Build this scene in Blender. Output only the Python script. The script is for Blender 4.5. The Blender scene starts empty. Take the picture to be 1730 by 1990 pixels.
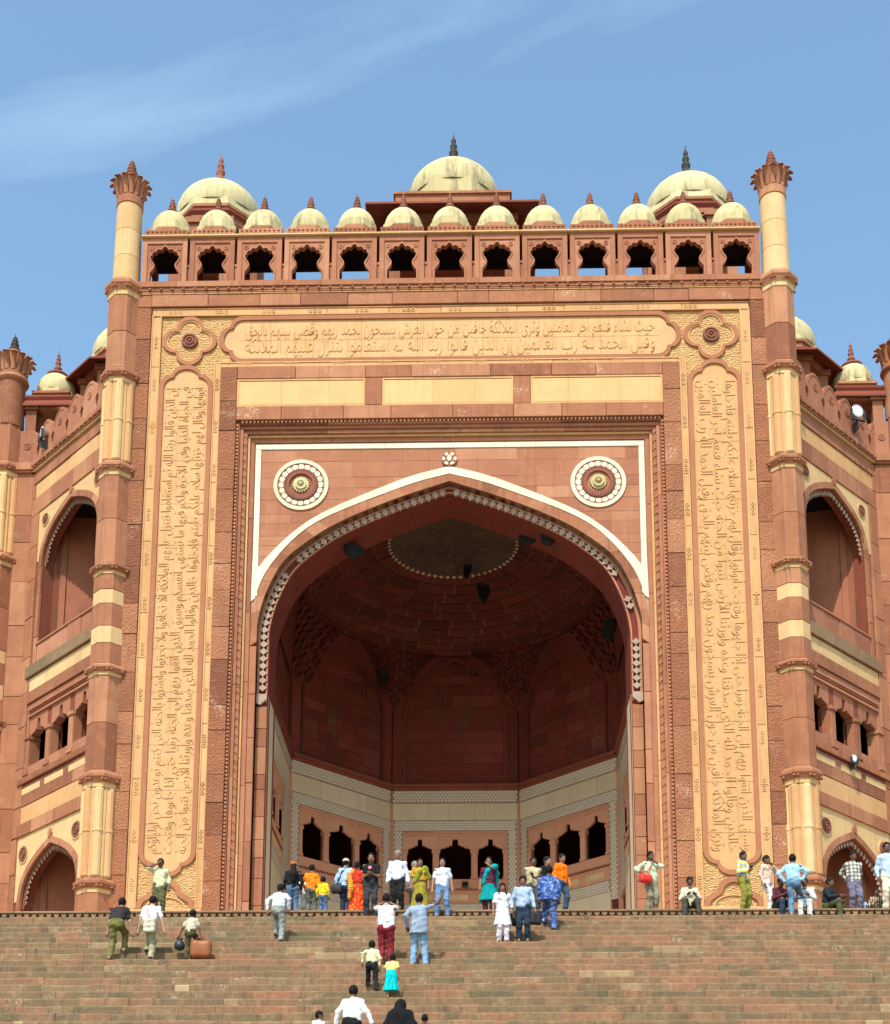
import bpy, math, random
import numpy as np
from mathutils import Matrix, Vector
R = math.radians
rnd = random.Random(7)
sc = bpy.context.scene
col = sc.collection

# ------------------------------------------------------------------ camera
CAMP = (0.893, -44.0, -10.99)
def set_camera():
    th, ps, ro, f = 0.19073, 0.02253, 0.00218, 2782.8
    fw = Vector((-math.sin(ps)*math.cos(th), math.cos(ps)*math.cos(th), math.sin(th)))
    rt = Vector((math.cos(ps), math.sin(ps), 0)); up = rt.cross(fw)
    r2 = rt*math.cos(ro)+up*math.sin(ro); u2 = -rt*math.sin(ro)+up*math.cos(ro)
    cd = bpy.data.cameras.new('camera'); co = bpy.data.objects.new('camera', cd); col.objects.link(co)
    M = Matrix((r2, u2, -fw)).transposed().to_4x4(); M.translation = CAMP
    co.matrix_world = M
    cd.sensor_fit = 'HORIZONTAL'; cd.sensor_width = 36; cd.lens = 36*f/1730
    cd.shift_y = (1976.9-995)/1730; cd.clip_end = 3000; cd.clip_start = .1
    sc.camera = co
set_camera()

# ------------------------------------------------------------------ sky and sun
SUN = Vector((-.20, -.72, 1.0)).normalized()
elev = math.asin(SUN.z); azim = math.atan2(SUN.x, SUN.y)
w = bpy.data.worlds.new('World'); sc.world = w; w.use_nodes = True
nt = w.node_tree; nt.nodes.clear()
def wn(t, **k):
    n = nt.nodes.new(t)
    for a, b in k.items(): setattr(n, a, b)
    return n
out = wn('ShaderNodeOutputWorld'); bg = wn('ShaderNodeBackground'); bg.inputs[1].default_value = .15
sky = wn('ShaderNodeTexSky', sky_type='NISHITA', sun_disc=False, sun_elevation=elev, sun_rotation=azim,
         altitude=180, air_density=1.0, dust_density=1.6, ozone_density=.35)
tc = wn('ShaderNodeTexCoord'); mp = wn('ShaderNodeMapping'); mp.inputs['Rotation'].default_value = (.0, R(13), 0)
mp2 = wn('ShaderNodeMapping'); mp2.inputs['Scale'].default_value = (.9, 1.0, 6.5); mp2.inputs['Location'].default_value = (.35, 0, .55)
nz = wn('ShaderNodeTexNoise'); nz.inputs['Scale'].default_value = 1.5; nz.inputs['Detail'].default_value = 7; nz.inputs['Roughness'].default_value = .55
nz.inputs['Distortion'].default_value = .25
rp = wn('ShaderNodeValToRGB'); rp.color_ramp.elements[0].position = .53; rp.color_ramp.elements[1].position = .86
rp.color_ramp.elements[0].color = (0, 0, 0, 1); rp.color_ramp.elements[1].color = (.24, .24, .24, 1)
mx = wn('ShaderNodeMixRGB'); mx.inputs[2].default_value = (6.4, 7.1, 8.0, 1)
L = nt.links.new
L(tc.outputs['Generated'], mp.inputs['Vector']); L(mp.outputs[0], mp2.inputs['Vector']); L(mp2.outputs[0], nz.inputs['Vector']); L(nz.outputs[0], rp.inputs[0])
L(rp.outputs[0], mx.inputs[0]); L(sky.outputs[0], mx.inputs[1]); wb = wn('ShaderNodeMixRGB', blend_type='MULTIPLY'); wb.inputs[0].default_value = 1; wb.inputs[2].default_value = (1.02, 1.20, 1.14, 1)
L(mx.outputs[0], wb.inputs[1]); L(wb.outputs[0], bg.inputs[0]); L(bg.outputs[0], out.inputs[0])
sd = bpy.data.lights.new('sun', 'SUN'); sd.energy = 3.05; sd.angle = R(.53); sd.color = (1, .93, .82)
so = bpy.data.objects.new('sun', sd); col.objects.link(so); so.rotation_euler = SUN.to_track_quat('Z', 'Y').to_euler(); so.location = (-20, -60, 60)
sc.view_settings.view_transform = 'Standard'; sc.view_settings.look = 'None'
sc.view_settings.exposure = 0.78; sc.view_settings.gamma = 1; sc.view_settings.use_curve_mapping = False

# ------------------------------------------------------------------ materials
MATS = {}
def newmat(name):
    m = bpy.data.materials.new(name); m.use_nodes = True; t = m.node_tree
    b = t.nodes['Principled BSDF']
    return m, t, b
def nd(t, typ, ins=None, **k):
    n = t.nodes.new(typ)
    for a, b in k.items(): setattr(n, a, b)
    for a, b in (ins or {}).items(): n.inputs[a].default_value = b
    return n
def ramp(t, fac, stops):
    r = nd(t, 'ShaderNodeValToRGB'); e = r.color_ramp.elements
    while len(e) < len(stops): e.new(.5)
    for i, (p, c) in enumerate(stops): e[i].position = p; e[i].color = tuple(c)+(1,) if len(c) == 3 else c
    t.links.new(fac, r.inputs[0]); return r.outputs[0]
def mixc(t, fac, a, b, mode='MIX'):
    m = nd(t, 'ShaderNodeMixRGB', blend_type=mode)
    for s, v in ((0, fac), (1, a), (2, b)):
        if hasattr(v, 'is_linked') or hasattr(v, 'links'): t.links.new(v, m.inputs[s])
        elif isinstance(v, (int, float)): m.inputs[s].default_value = v
        else: m.inputs[s].default_value = tuple(v)+(1,)
    return m.outputs[0]
def noise(t, vec, scale, detail=5, rough=.6, dist=0):
    n = nd(t, 'ShaderNodeTexNoise', {'Scale': scale, 'Detail': detail, 'Roughness': rough, 'Distortion': dist})
    t.links.new(vec, n.inputs['Vector']); return n.outputs[0]
def mathn(t, op, a, b=None):
    m = nd(t, 'ShaderNodeMath', operation=op)
    for i, v in enumerate((a, b)):
        if v is None: continue
        if isinstance(v, (int, float)): m.inputs[i].default_value = v
        else: t.links.new(v, m.inputs[i])
    return m.outputs[0]
def stone(name, base, dark, light, var=.5, bump=.25, bscale=14, speck=0, rough=.85, stain=.0, streak=.0, fine=60., carve=0, tone=False, pitted=False, stops=None):
    """weathered sandstone: per-block tone (object random), large blotches, grain, stains"""
    m, t, b = newmat(name); lk = t.links.new
    geo = nd(t, 'ShaderNodeNewGeometry'); pos = geo.outputs['Position']
    info = nd(t, 'ShaderNodeObjectInfo'); rn = info.outputs['Random']
    if tone:
        at = nd(t, 'ShaderNodeAttribute', attribute_name='tone'); rn = at.outputs['Fac']
    c = mixc(t, var, base, ramp(t, rn, stops or [(0, dark), (.28, base), (.62, base), (.82, light), (1, [x*.5+y*.5 for x, y in zip(dark, base)])]))
    n1 = noise(t, pos, .9, 6, .65)
    c = mixc(t, ramp(t, n1, [(.38, (0, 0, 0)), (.75, (.55, .55, .55))]), c, dark)
    n2 = noise(t, pos, 3.3, 6, .7)
    c = mixc(t, ramp(t, n2, [(.5, (0, 0, 0)), (.8, (.5, .5, .5))]), c, light)
    n3 = noise(t, pos, fine, 3, .7)
    c = mixc(t, .28, c, ramp(t, n3, [(.3, (.35, .35, .35)), (.7, (.78, .78, .78))]), 'OVERLAY')
    if stain:
        mpn = nd(t, 'ShaderNodeMapping', {'Scale': (1.2, 1.2, .25)}); lk(pos, mpn.inputs[0])
        n4 = noise(t, mpn.outputs[0], 1.6, 8, .75)
        c = mixc(t, ramp(t, n4, [(.53, (0, 0, 0)), (.72, (stain,)*3)]), c, (.075, .062, .04))
    if streak:
        mpn = nd(t, 'ShaderNodeMapping', {'Scale': (3.5, 3.5, .16)}); lk(pos, mpn.inputs[0])
        n5 = noise(t, mpn.outputs[0], 2.2, 5, .6)
        c = mixc(t, ramp(t, n5, [(.52, (0, 0, 0)), (.8, (streak,)*3)]), c, [x*.55 for x in dark])
    if speck:
        n6 = noise(t, pos, 1.1, 3, .5); n7 = noise(t, pos, 16, 4, .8)
        f = mathn(t, 'MULTIPLY', ramp(t, n6, [(.6, (0, 0, 0)), (.7, (1, 1, 1))]), ramp(t, n7, [(.52, (0, 0, 0)), (.6, (speck,)*3)]))
        c = mixc(t, f, c, (.78, .6, .42))
    lk(c, b.inputs['Base Color']); b.inputs['Roughness'].default_value = rough
    b.inputs['Specular IOR Level'].default_value = .25
    h = mathn(t, 'ADD', noise(t, pos, bscale, 5, .65), mathn(t, 'MULTIPLY', n3, .35))
    if pitted:
        v = nd(t, 'ShaderNodeTexVoronoi', {'Scale': 15.}); lk(pos, v.inputs['Vector'])
        h = mathn(t, 'ADD', mathn(t, 'MULTIPLY', h, .6), mathn(t, 'MULTIPLY', v.outputs['Distance'], 1.1))
    if carve:
        v = nd(t, 'ShaderNodeTexVoronoi', {'Scale': carve, 'Randomness': .75}, feature='SMOOTH_F1')
        v.inputs['Smoothness'].default_value = .3; lk(pos, v.inputs['Vector'])
        wv = nd(t, 'ShaderNodeTexWave', {'Scale': carve*.33, 'Distortion': 9., 'Detail': 1.5, 'Detail Scale': 1.6}, wave_type='RINGS'); lk(pos, wv.inputs['Vector'])
        h = mathn(t, 'ADD', mathn(t, 'MULTIPLY', v.outputs['Distance'], 2.2), mathn(t, 'MULTIPLY', wv.outputs['Fac'], 1.3))
    bp = nd(t, 'ShaderNodeBump', {'Strength': bump, 'Distance': .05 if not carve else .07}); lk(h, bp.inputs['Height']); lk(bp.outputs[0], b.inputs['Normal'])
    MATS[name] = m; return m
def plain(name, c, rough=.7, bump=0., bscale=40, var=.15, metal=0, spec=.3, emit=None):
    m, t, b = newmat(name); lk = t.links.new
    tcn = nd(t, 'ShaderNodeTexCoord'); n = noise(t, tcn.outputs['Object'], bscale, 4, .6)
    cc = mixc(t, 1.0, c, ramp(t, n, [(.25, (1-var,)*3), (.75, (1, 1, 1))]), 'MULTIPLY')
    lk(cc, b.inputs['Base Color']); b.inputs['Roughness'].default_value = rough; b.inputs['Metallic'].default_value = metal
    b.inputs['Specular IOR Level'].default_value = spec
    if bump:
        bp = nd(t, 'ShaderNodeBump', {'Strength': bump, 'Distance': .02}); lk(n, bp.inputs['Height']); lk(bp.outputs[0], b.inputs['Normal'])
    MATS[name] = m; return m

RED, RED_D, RED_L = (.325, .128, .064), (.20, .072, .036), (.44, .205, .108)
CRM, CRM_D, CRM_L = (.53, .298, .13), (.41, .205, .083), (.60, .38, .19)
stone('red_stone', RED, RED_D, RED_L, .95, .25, 10, speck=.2, streak=.6, stain=.3)
stone('red_speck', RED, RED_D, RED_L, .75, .25, 10, speck=.6, streak=.45, stain=.25)
stone('red_rough', (.28, .106, .05), (.17, .060, .03), (.38, .165, .082), 1., .6, 16, speck=.45, pitted=True, streak=.2)
stone('red_pink', (.335, .134, .072), (.235, .086, .046), (.42, .195, .108), .95, .16, 10, streak=.35, speck=.1)
stone('lit_hall_red', (.55, .255, .15), (.46, .19, .11), (.6, .31, .19), .6, .12, 10)  # brighter copy of the red: bounce light put into the colour
stone('red_dark', (.20, .048, .027), (.13, .034, .022), (.26, .075, .042), .6, .2, 10, stain=.6)
stone('shaded_red', (.155, .027, .017), (.085, .017, .012), (.22, .05, .03), .8, .25, 8, stain=.9)  # dark copy of the red: shade of the recess put into the colour
stone('cream', CRM, CRM_D, CRM_L, .6, .15, 12, streak=.35, stain=.12)
stone('cream_flat', (.60, .36, .16), (.50, .28, .11), (.65, .43, .21), .5, .12, 12, streak=.2)
stone('cream_carved', (.55, .33, .135), CRM_D, CRM_L, .3, .55, 12, carve=13.)
stone('cream_pale', (.58, .385, .185), (.46, .28, .12), (.65, .47, .26), .6, .15, 12, streak=.45, stain=.15)
stone('frame_red', (.34, .135, .065), (.25, .09, .042), (.42, .19, .095), .4, .2, 14)
stone('inlay_marble', (.80, .72, .57), (.7, .6, .45), (.84, .78, .65), .4, .05, 9)
stone('inlay_ground', (.33, .22, .15), (.25, .15, .1), (.4, .28, .2), .4, .1, 9)
stone('beige', (.56, .44, .29), (.50, .37, .23), (.66, .54, .39), .7, .12, 9, stain=.2)  # paled so the lower hall's bounce light sits in the colour
stone('dome_plaster', (.53, .455, .245), (.37, .30, .14), (.60, .53, .32), .6, .3, 6, stain=.95, streak=.55)
stone('marble', (.70, .62, .45), (.56, .47, .31), (.76, .70, .55), .6, .1, 9, stain=.3, streak=.3)
stone('finial_red', (.23, .08, .05), (.12, .05, .035), (.30, .115, .07), .6, .15, 14, stain=.6)
stone('finial_dark', (.055, .05, .045), (.03, .03, .03), (.12, .09, .07), .6, .15, 14)
stone('step_stone', (.25, .145, .075), (.14, .105, .056), (.42, .29, .155), 1., .5, 9, tone=True, stain=.8, fine=30, streak=.6, speck=.35, stops=[(0, (.10, .085, .046)), (.17, (.14, .10, .054)), (.38, (.185, .112, .058)), (.56, (.21, .115, .062)), (.70, (.265, .122, .068)), (.82, (.215, .145, .076)), (.90, (.31, .205, .108)), (1, (.43, .30, .165))])
stone('ledge_stone', (.235, .14, .075), (.14, .095, .052), (.31, .2, .11), .7, .3, 9, stain=.4)
stone('niche_red', (.31, .112, .06), (.2, .07, .04), (.38, .15, .08), .5, .2, 10, stain=.8)
stone('hall_floor', (.72, .66, .56), (.6, .52, .42), (.78, .74, .66), .4, .08, 8, rough=.35)
stone('mortar', (.40, .24, .15), (.3, .17, .1), (.5, .33, .22), .3, .1, 9)
stone('ground_dirt', (.30, .22, .15), (.2, .15, .1), (.38, .29, .2), .3, .4, 3)
stone('paving', (.52, .37, .24), (.42, .28, .17), (.58, .44, .3), .5, .2, 8)
plain('soot_shade_black', (.012, .010, .010), .9)  # black for soot and dark objects, and for painted kiosk shade

# ------------------------------------------------------------------ mesh helpers (wall coordinates: u along, z up, d into the wall)
FAC = lambda u, z, d: (u, d, z)
S2 = math.sqrt(.5)
def plane_frame(cx, cy, ux, uy, nx, ny):
    return lambda u, z, d: (cx+u*ux+d*nx, cy+u*uy+d*ny, z)
class MB:
    def __init__(s): s.v = []; s.f = []; s.tone = []
    def add(s, vs, fs, tone=None):
        n = len(s.v); s.v += [tuple(p) for p in vs]; s.f += [tuple(n+i for i in f) for f in fs]
        s.tone += [tone if tone is not None else .45]*len(fs); return s
    def box(s, F, u0, u1, z0, z1, d0, d1, c=0., tone=None):
        if c <= 0:
            P = [F(u, z, d) for d in (d0, d1) for z in (z0, z1) for u in (u0, u1)]
            return s.add(P, [(0, 1, 3, 2), (4, 6, 7, 5), (0, 4, 5, 1), (2, 3, 7, 6), (0, 2, 6, 4), (1, 5, 7, 3)], tone)
        P = [F(u, z, d0) for z in (z0+c, z1-c) for u in (u0+c, u1-c)]
        P += [F(u, z, d0+c) for z in (z0, z1) for u in (u0, u1)] + [F(u, z, d1) for z in (z0, z1) for u in (u0, u1)]
        fs = [(0, 1, 3, 2)]
        for a, b in ((0, 1), (1, 3), (3, 2), (2, 0)):
            fs += [(a+4, b+4, b, a), (a+8, b+8, b+4, a+4)]
        fs.append((8, 10, 11, 9))
        return s.add(P, fs, tone)
    def nosing(s, F, u0, u1, z0, z1, d0, d1, c, tone=None):
        P = [F(u, z, d) for z, d in ((z0, d0), (z1-c, d0), (z1-c*.3, d0+c*.3), (z1, d0+c), (z1, d1), (z0, d1)) for u in (u0, u1)]
        return s.add(P, [(0, 1, 3, 2), (2, 3, 5, 4), (4, 5, 7, 6), (6, 7, 9, 8), (0, 2, 4, 6, 8, 10), (1, 11, 9, 7, 5, 3)], tone)
    def poly(s, F, pts, d0, d1, back=False, tone=None):
        n = len(pts); P = [F(u, z, d0) for u, z in pts]+[F(u, z, d1) for u, z in pts]
        fs = [tuple(range(n))]+[(i, i+n, (i+1) % n+n, (i+1) % n) for i in range(n)]
        if back: fs.append(tuple(range(2*n-1, n-1, -1)))
        return s.add(P, fs, tone)
    def ring(s, F, outer, inner, d0, d1, closed=True, tone=None):
        """band between two loops of equal length, extruded"""
        n = len(outer); P = [F(u, z, d) for d in (d0, d1) for L_ in (outer, inner) for u, z in L_]
        fs = []; m = n if closed else n-1
        for i in range(m):
            j = (i+1) % n
            fs += [(i, j, n+j, n+i), (i, 2*n+i, 2*n+j, j), (n+i, n+j, 3*n+j, 3*n+i), (2*n+i, 3*n+i, 3*n+j, 2*n+j)]
        if not closed: fs += [(0, n, 3*n, 2*n), (n-1, 3*n-1, 4*n-1, 2*n-1)]
        return s.add(P, fs, tone)
    def lathe(s, c, prof, n=24, rot=0., a0=0., a1=2*math.pi, cap=True, sq=None):
        full = abs(a1-a0-2*math.pi) < 1e-6; k = n if full else n+1
        P = []
        for r, z in prof:
            for i in range(k):
                a = a0+(a1-a0)*i/n+rot; P.append((c[0]+r*math.cos(a), c[1]+r*math.sin(a), c[2]+z))
        fs = []
        for j in range(len(prof)-1):
            for i in range(n):
                i2 = (i+1) % k; fs.append((j*k+i, j*k+i2, (j+1)*k+i2, (j+1)*k+i))
        if cap and full: fs += [tuple(range(k-1, -1, -1)), tuple((len(prof)-1)*k+i for i in range(k))]
        return s.add(P, fs)
    def disc(s, F, u, z, r0, r1, d0, d1, n=24, tone=None):
        o = [(u+r1*math.cos(2*math.pi*i/n), z+r1*math.sin(2*math.pi*i/n)) for i in range(n)]
        if r0 <= 0: return s.poly(F, o, d0, d1, tone=tone)
        return s.ring(F, o, [(u+(a-u)*r0/r1, z+(b-z)*r0/r1) for a, b in o], d0, d1, tone=tone)
    def dome(s, F, u, z, r, d0, h, n=10, m=3):
        """small round boss standing out of the wall"""
        P = []; fs = []
        for j in range(m):
            t = j/m*math.pi/2
            for i in range(n):
                a = 2*math.pi*i/n; P.append(F(u+r*math.cos(t)*math.cos(a), z+r*math.cos(t)*math.sin(a), d0-h*math.sin(t)))
        P.append(F(u, z, d0-h))
        for j in range(m-1):
            for i in range(n): fs.append((j*n+i, j*n+(i+1) % n, (j+1)*n+(i+1) % n, (j+1)*n+i))
        for i in range(n): fs.append(((m-1)*n+i, (m-1)*n+(i+1) % n, m*n))
        return s.add(P, fs)
def mesh_of(name, mb, mat, smooth=False, tone=False):
    me = bpy.data.meshes.new(name); me.from_pydata(mb.v, [], mb.f)
    if mat: me.materials.append(MATS[mat] if isinstance(mat, str) else mat)
    if tone:
        a = me.attributes.new('tone', 'FLOAT', 'FACE'); a.data.foreach_set('value', mb.tone)
    if smooth: me.polygons.foreach_set('use_smooth', [True]*len(me.polygons))
    return me
def O(name, mb, mat, parent=None, smooth=False, kind=None, tone=False, label=None):
    me = mesh_of(name, mb, mat, smooth, tone) if isinstance(mb, MB) else mb
    o = bpy.data.objects.new(name, me); col.objects.link(o); o.parent = parent
    if kind: o['kind'] = kind
    if label: o['label'] = label
    return o
def thing(name, label, cat, loc=(0, 0, 0), rz=0, group=None):
    o = bpy.data.objects.new(name, None); col.objects.link(o); o.location = loc; o.rotation_euler = (0, 0, rz)
    o['label'] = label; o['category'] = cat
    if group: o['group'] = group
    return o
def tag(o, label, cat, group=None):
    o['label'] = label; o['category'] = cat
    if group: o['group'] = group
    return o
def copy_part(o, parent, loc=None, rot=None, scale=None):
    c = o.copy(); col.objects.link(c); c.parent = parent
    if loc is not None: c.location = loc
    if rot is not None: c.rotation_euler = rot
    if scale is not None: c.scale = scale
    for ch in o.children:
        g = ch.copy(); col.objects.link(g); g.parent = c
    return c
def catmull(P, n=6):
    P = [np.array(p, float) for p in P]; Q = [2*P[0]-P[1]]+P+[2*P[-1]-P[-2]]; o = []
    for i in range(1, len(Q)-2):
        for k in range(n):
            t = k/n; a, b, c, d = Q[i-1:i+3]
            o.append(tuple(.5*((2*b)+(-a+c)*t+(2*a-5*b+4*c-d)*t*t+(-a+3*b-3*c+d)*t**3)))
    o.append(tuple(P[-1])); return o
ARCH_H = catmull([(1, 0), (.995, .143), (.953, .318), (.869, .5), (.74, .63), (.58, .745), (.308, .88), (0, 1)], 5)
def arch(cx, zb, hw, rise):
    """right foot -> apex -> left foot"""
    r = [(cx+hw*x, zb+rise*y) for x, y in ARCH_H]
    return r+[(2*cx-x, y) for x, y in r[-2::-1]]
def arch_z(x, zb, hw, rise):
    xs = [p[0] for p in ARCH_H][::-1]; ys = [p[1] for p in ARCH_H][::-1]
    a = abs(x)/hw
    return zb+rise*float(np.interp(a, xs, ys)) if a <= 1 else -99
def blocks(F, u0, u1, z0, z1, d0, d1, mat, parent, mean=1.2, along='z', gap=.012, c=.014, jit=.012, name='stone'):
    a, b = (z0, z1) if along == 'z' else (u0, u1)
    n = max(1, round((b-a)/mean)); cuts = [a]+[a+(b-a)*(i+rnd.uniform(-.22, .22))/n for i in range(1, n)]+[b]
    for i in range(n):
        p, q = cuts[i]+gap/2, cuts[i+1]-gap/2; dd = d0+rnd.uniform(-jit, jit)
        mb = MB()
        if along == 'z': mb.box(F, u0, u1, p, q, dd, d1, c)
        else: mb.box(F, p, q, z0, z1, dd, d1, c)
        O(name, mb, mat, parent)
def lobed(hw, zt, zb, r1=.45, r2=.36, tipw=.42, n=7):
    """cartouche outline standing upright: straight sides, stepped corner lobe and rounded tip at both ends (centred on u=0)"""
    def end(zs, sg):
        # corner arc from (hw, shoulder) to notch, then tip lobe
        P = []
        k = hw-tipw
        for i in range(n+1):
            a = math.pi/2*i/n; P.append((tipw+k*math.cos(a), zs-sg*(r1*.72+r2)+sg*r2*math.sin(a)))
        for i in range(n+1):
            a = math.pi*i/n; P.append((tipw*math.cos(a)*1.02, zs-sg*r1*.72+sg*r1*.72*math.sin(a)+ (0)))
        for i in range(n, -1, -1):
            a = math.pi/2*i/n; P.append((-tipw-k*math.cos(a), zs-sg*(r1*.72+r2)+sg*r2*math.sin(a)))
        return P
    return end(zt, 1)+end(zb, -1)[::-1]
def offset_poly(P, w):
    """grow a counter-clockwise loop outward by w (averaged normals)"""
    n = len(P); o = []
    for i in range(n):
        a, b, c = P[i-1], P[i], P[(i+1) % n]
        e1 = np.array([b[0]-a[0], b[1]-a[1]]); e2 = np.array([c[0]-b[0], c[1]-b[1]])
        l1, l2 = np.hypot(*e1), np.hypot(*e2)
        n1 = np.array([e1[1], -e1[0]])/l1 if l1 > 1e-6 else None; n2 = np.array([e2[1], -e2[0]])/l2 if l2 > 1e-6 else n1
        if n1 is None: n1 = n2
        m = n1+n2; m = m/max(.35, np.hypot(*m)); k = min(1.6, 1/max(.45, float(m@n1)))
        o.append((b[0]+m[0]*w*k, b[1]+m[1]*w*k))
    return o
def dedupe(P):
    o = []
    for p in P:
        if not o or math.hypot(p[0]-o[-1][0], p[1]-o[-1][1]) > 1e-4: o.append(p)
    if math.hypot(o[0][0]-o[-1][0], o[0][1]-o[-1][1]) < 1e-4: o.pop()
    return o

# ------------------------------------------------------------------ ground, stairs, terrace
RISE, TREAD, EDGE = .28, .52, -3.5
NSTEP = 45
GZ = -RISE*NSTEP
mb = MB(); mb.add([(-900, -900, GZ), (900, -900, GZ), (900, 900, GZ), (-900, 900, GZ)], [(0, 1, 2, 3)])
O('ground', mb, 'ground_dirt', kind='structure')
def tread_z(y):
    if y >= EDGE: return 0.
    return -RISE*math.ceil((EDGE-y)/TREAD-1e-9)
stairs = MB()
SX = 21.
prof = [(EDGE+.06, -.02)]
for k in range(1, NSTEP+1):
    prof += [(EDGE+.06-TREAD*(k-1), -RISE*k-.02), (EDGE+.06-TREAD*k, -RISE*k-.02)]
prof = prof[:-1]+[(prof[-2][0], GZ-.3), (EDGE+3, GZ-.3), (EDGE+3, -.02)]
P = [(x, y, z) for x in (-SX, SX) for y, z in prof]; n = len(prof)
stairs.add(P, [tuple(range(n)), tuple(range(2*n-1, n-1, -1))]+[(i, n+i, n+(i+1) % n, (i+1) % n) for i in range(n)])
stair_o = O('staircase', stairs, 'ledge_stone', kind='structure')
single = []; restmb = MB()
def step_tone():
    r = rnd.random()
    return r
for k in range(1, NSTEP+1):
    # stones of riser k: they face -y at y = EDGE-TREAD*(k-1) and carry tread k-1
    y0 = EDGE-TREAD*(k-1); zt = -RISE*(k-1); zb = -RISE*k
    x = -SX; rowb = rnd.uniform(-.12, .12); run = rnd.random()
    if k == 1: continue
    while x < SX:
        wdt = rnd.choice((.16, .22, .3, .36, .45, .6, .9, 1.4))*rnd.uniform(.8, 1.25); x1 = min(SX, x+wdt)
        if SX-x1 < .2: x1 = SX
        run = .72*run+.28*rnd.random() if rnd.random() < .8 else rnd.random(); t = min(1, max(0, .45*run+.55*rnd.random()+rowb)); j = rnd.uniform(-.02, .012); jz = rnd.uniform(-.022, .008)
        F = lambda u, z, d, y0=y0: (u, y0+d, z)
        vis = abs(x+x1-.6)/2 < 10.2 and 11 <= k <= 19
        args = (F, x+.002, x1-.002, zb+.0, zt+jz, j, .17 if k > 1 else .3, .035)
        if vis and len(single) < 300:
            m1 = MB(); m1.nosing(*args, tone=t); single.append(m1)
        else: restmb.nosing(*args, tone=t)
        # tread slab behind the nosing
        restmb.box(lambda u, z, d, y0=y0: (u, y0+d, z), x+.003, x1-.003, zt-.09, zt+jz-.004, .172, TREAD+.06, 0., tone=min(1, t*.7+.25))
        x = x1
for m1 in single: O('stone', m1, 'step_stone', stair_o, tone=True)
O('stone_courses', restmb, 'step_stone', stair_o, tone=True, kind='stuff')
# terrace with its projecting edge and pendant row
mb = MB()
mb.box(FAC, -SX, SX, -.02, 0.0, EDGE+.05, 26, 0)
terr = O('terrace', mb, 'paving', kind='structure')
x = -SX; 
while x < SX:
    wd = rnd.uniform(1.2, 2.2); x1 = min(SX, x+wd); m1 = MB(); m1.box(FAC, x+.006, x1-.006, -.055, .006, EDGE-.10, EDGE+.5, .012)
    O('edge_slab', m1, 'ledge_stone', terr); x = x1
m1 = MB(); m1.box(FAC, -SX, SX, -.28, -.055, EDGE+.07, EDGE+.4); O('edge_recess', m1, 'ledge_stone', terr)
m1 = MB()
m1.poly(FAC, [(.085*math.cos(a), -.055-.115*math.sin(a)) for a in [math.pi*i/8 for i in range(9)]], EDGE-.06, EDGE+.07)
pend = O('pendant', m1, 'ledge_stone', terr); pend.location.x = -17.6
for i in range(1, 160): copy_part(pend, terr, (-17.6+.22*i, rnd.uniform(-.008, .008), 0))
m1 = MB(); m1.box(FAC, -6.4, 6.4, -.02, .012, .9, 13.8); O('hall_floor', m1, 'hall_floor', terr)
# paving slabs of the terrace
for i in range(14):
    m1 = MB(); x = -SX
    y0 = EDGE+.5+i*1.0
    if i > 12: break
    m1.box(lambda u, z, d: (u, d, z), -SX, SX, -.02, .003+.0*i, y0+.006, y0+.994, 0)
    O('paving_course', m1, 'paving', terr)

# ================================================================== the gateway
gate = thing('gateway', 'towering red sandstone gateway with cream inscription bands, great pointed arch and domed roof kiosks', 'gateway')
# ---- core of the front wall
core = MB()
H0 = 23.2
op = [(6.05, 0.)]+arch(0, 10.2, 6.05, 5.75)+[(-6.05, 0.)]
core.poly(FAC, [(-11, 0), (-11, H0), (11, H0), (11, 0)][::-1]+[op[-1]]+op[::-1][1:], .8, 2.3, back=True)
for s in (-1, 1):
    core.box(FAC, min(s*7.27, s*11.0), max(s*7.27, s*11.0), 0, H0, .06, .8)
core.box(FAC, -7.27, 7.27, 18.25, H0, .06, .8)
op2 = [(6.43, 0.)]+arch(0, 10.37, 6.43, 5.81)+[(-6.43, 0.)]
core.poly(FAC, [(7.27, 0), (7.27, 18.25), (-7.27, 18.25), (-7.27, 0)]+op2[::-1], .47, .8)
wall = O('front_wall', core, 'shaded_red', gate)  # dark red carries the shade under the arch soffit
for s in (-1, 1):
    G = plane_frame(s*6.05, 1.55, 0, 1, s*1., 0)
    mb = MB(); mb.box(G, -.70, .74, 0, 8.6, -.012, .0); jf = O('jamb_facing', mb, 'beige', gate)
    mb = MB(); mb.box(G, -.70, -.45, 0, 8.6, -.02, -.01); mb.box(G, .45, .74, 0, 8.6, -.02, -.01); O('jamb_band', mb, 'red_dark', jf)
shell = MB()
for s in (-1, 1):
    shell.box(FAC, min(s*11., s*11.3), max(s*11., s*11.3), 0, H0, .3, 21)
    shell.box(FAC, min(s*16.6, s*17.), max(s*16.6, s*17.), 0, 19., 5.2, 21)
    shell.box(FAC, min(s*11.3, s*17), max(s*11.3, s*17), 18.6, 18.95, 4.6, 21)
    shell.add([(s*11.3, .2, z) for z in (18.6, 18.95)]+[(s*15.7, 4.6, z) for z in (18.6, 18.95)]+[(s*11.3, 4.6, z) for z in (18.6, 18.95)], [(0, 2, 4), (1, 3, 5), (0, 1, 3, 2)])
shell.box(FAC, -17, 17, 0, H0, 21, 21.4)
shell.box(FAC, -11.3, 11.3, H0, H0+.25, .1, 21.4)
O('rear_shell', shell, 'red_dark', gate)

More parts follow.
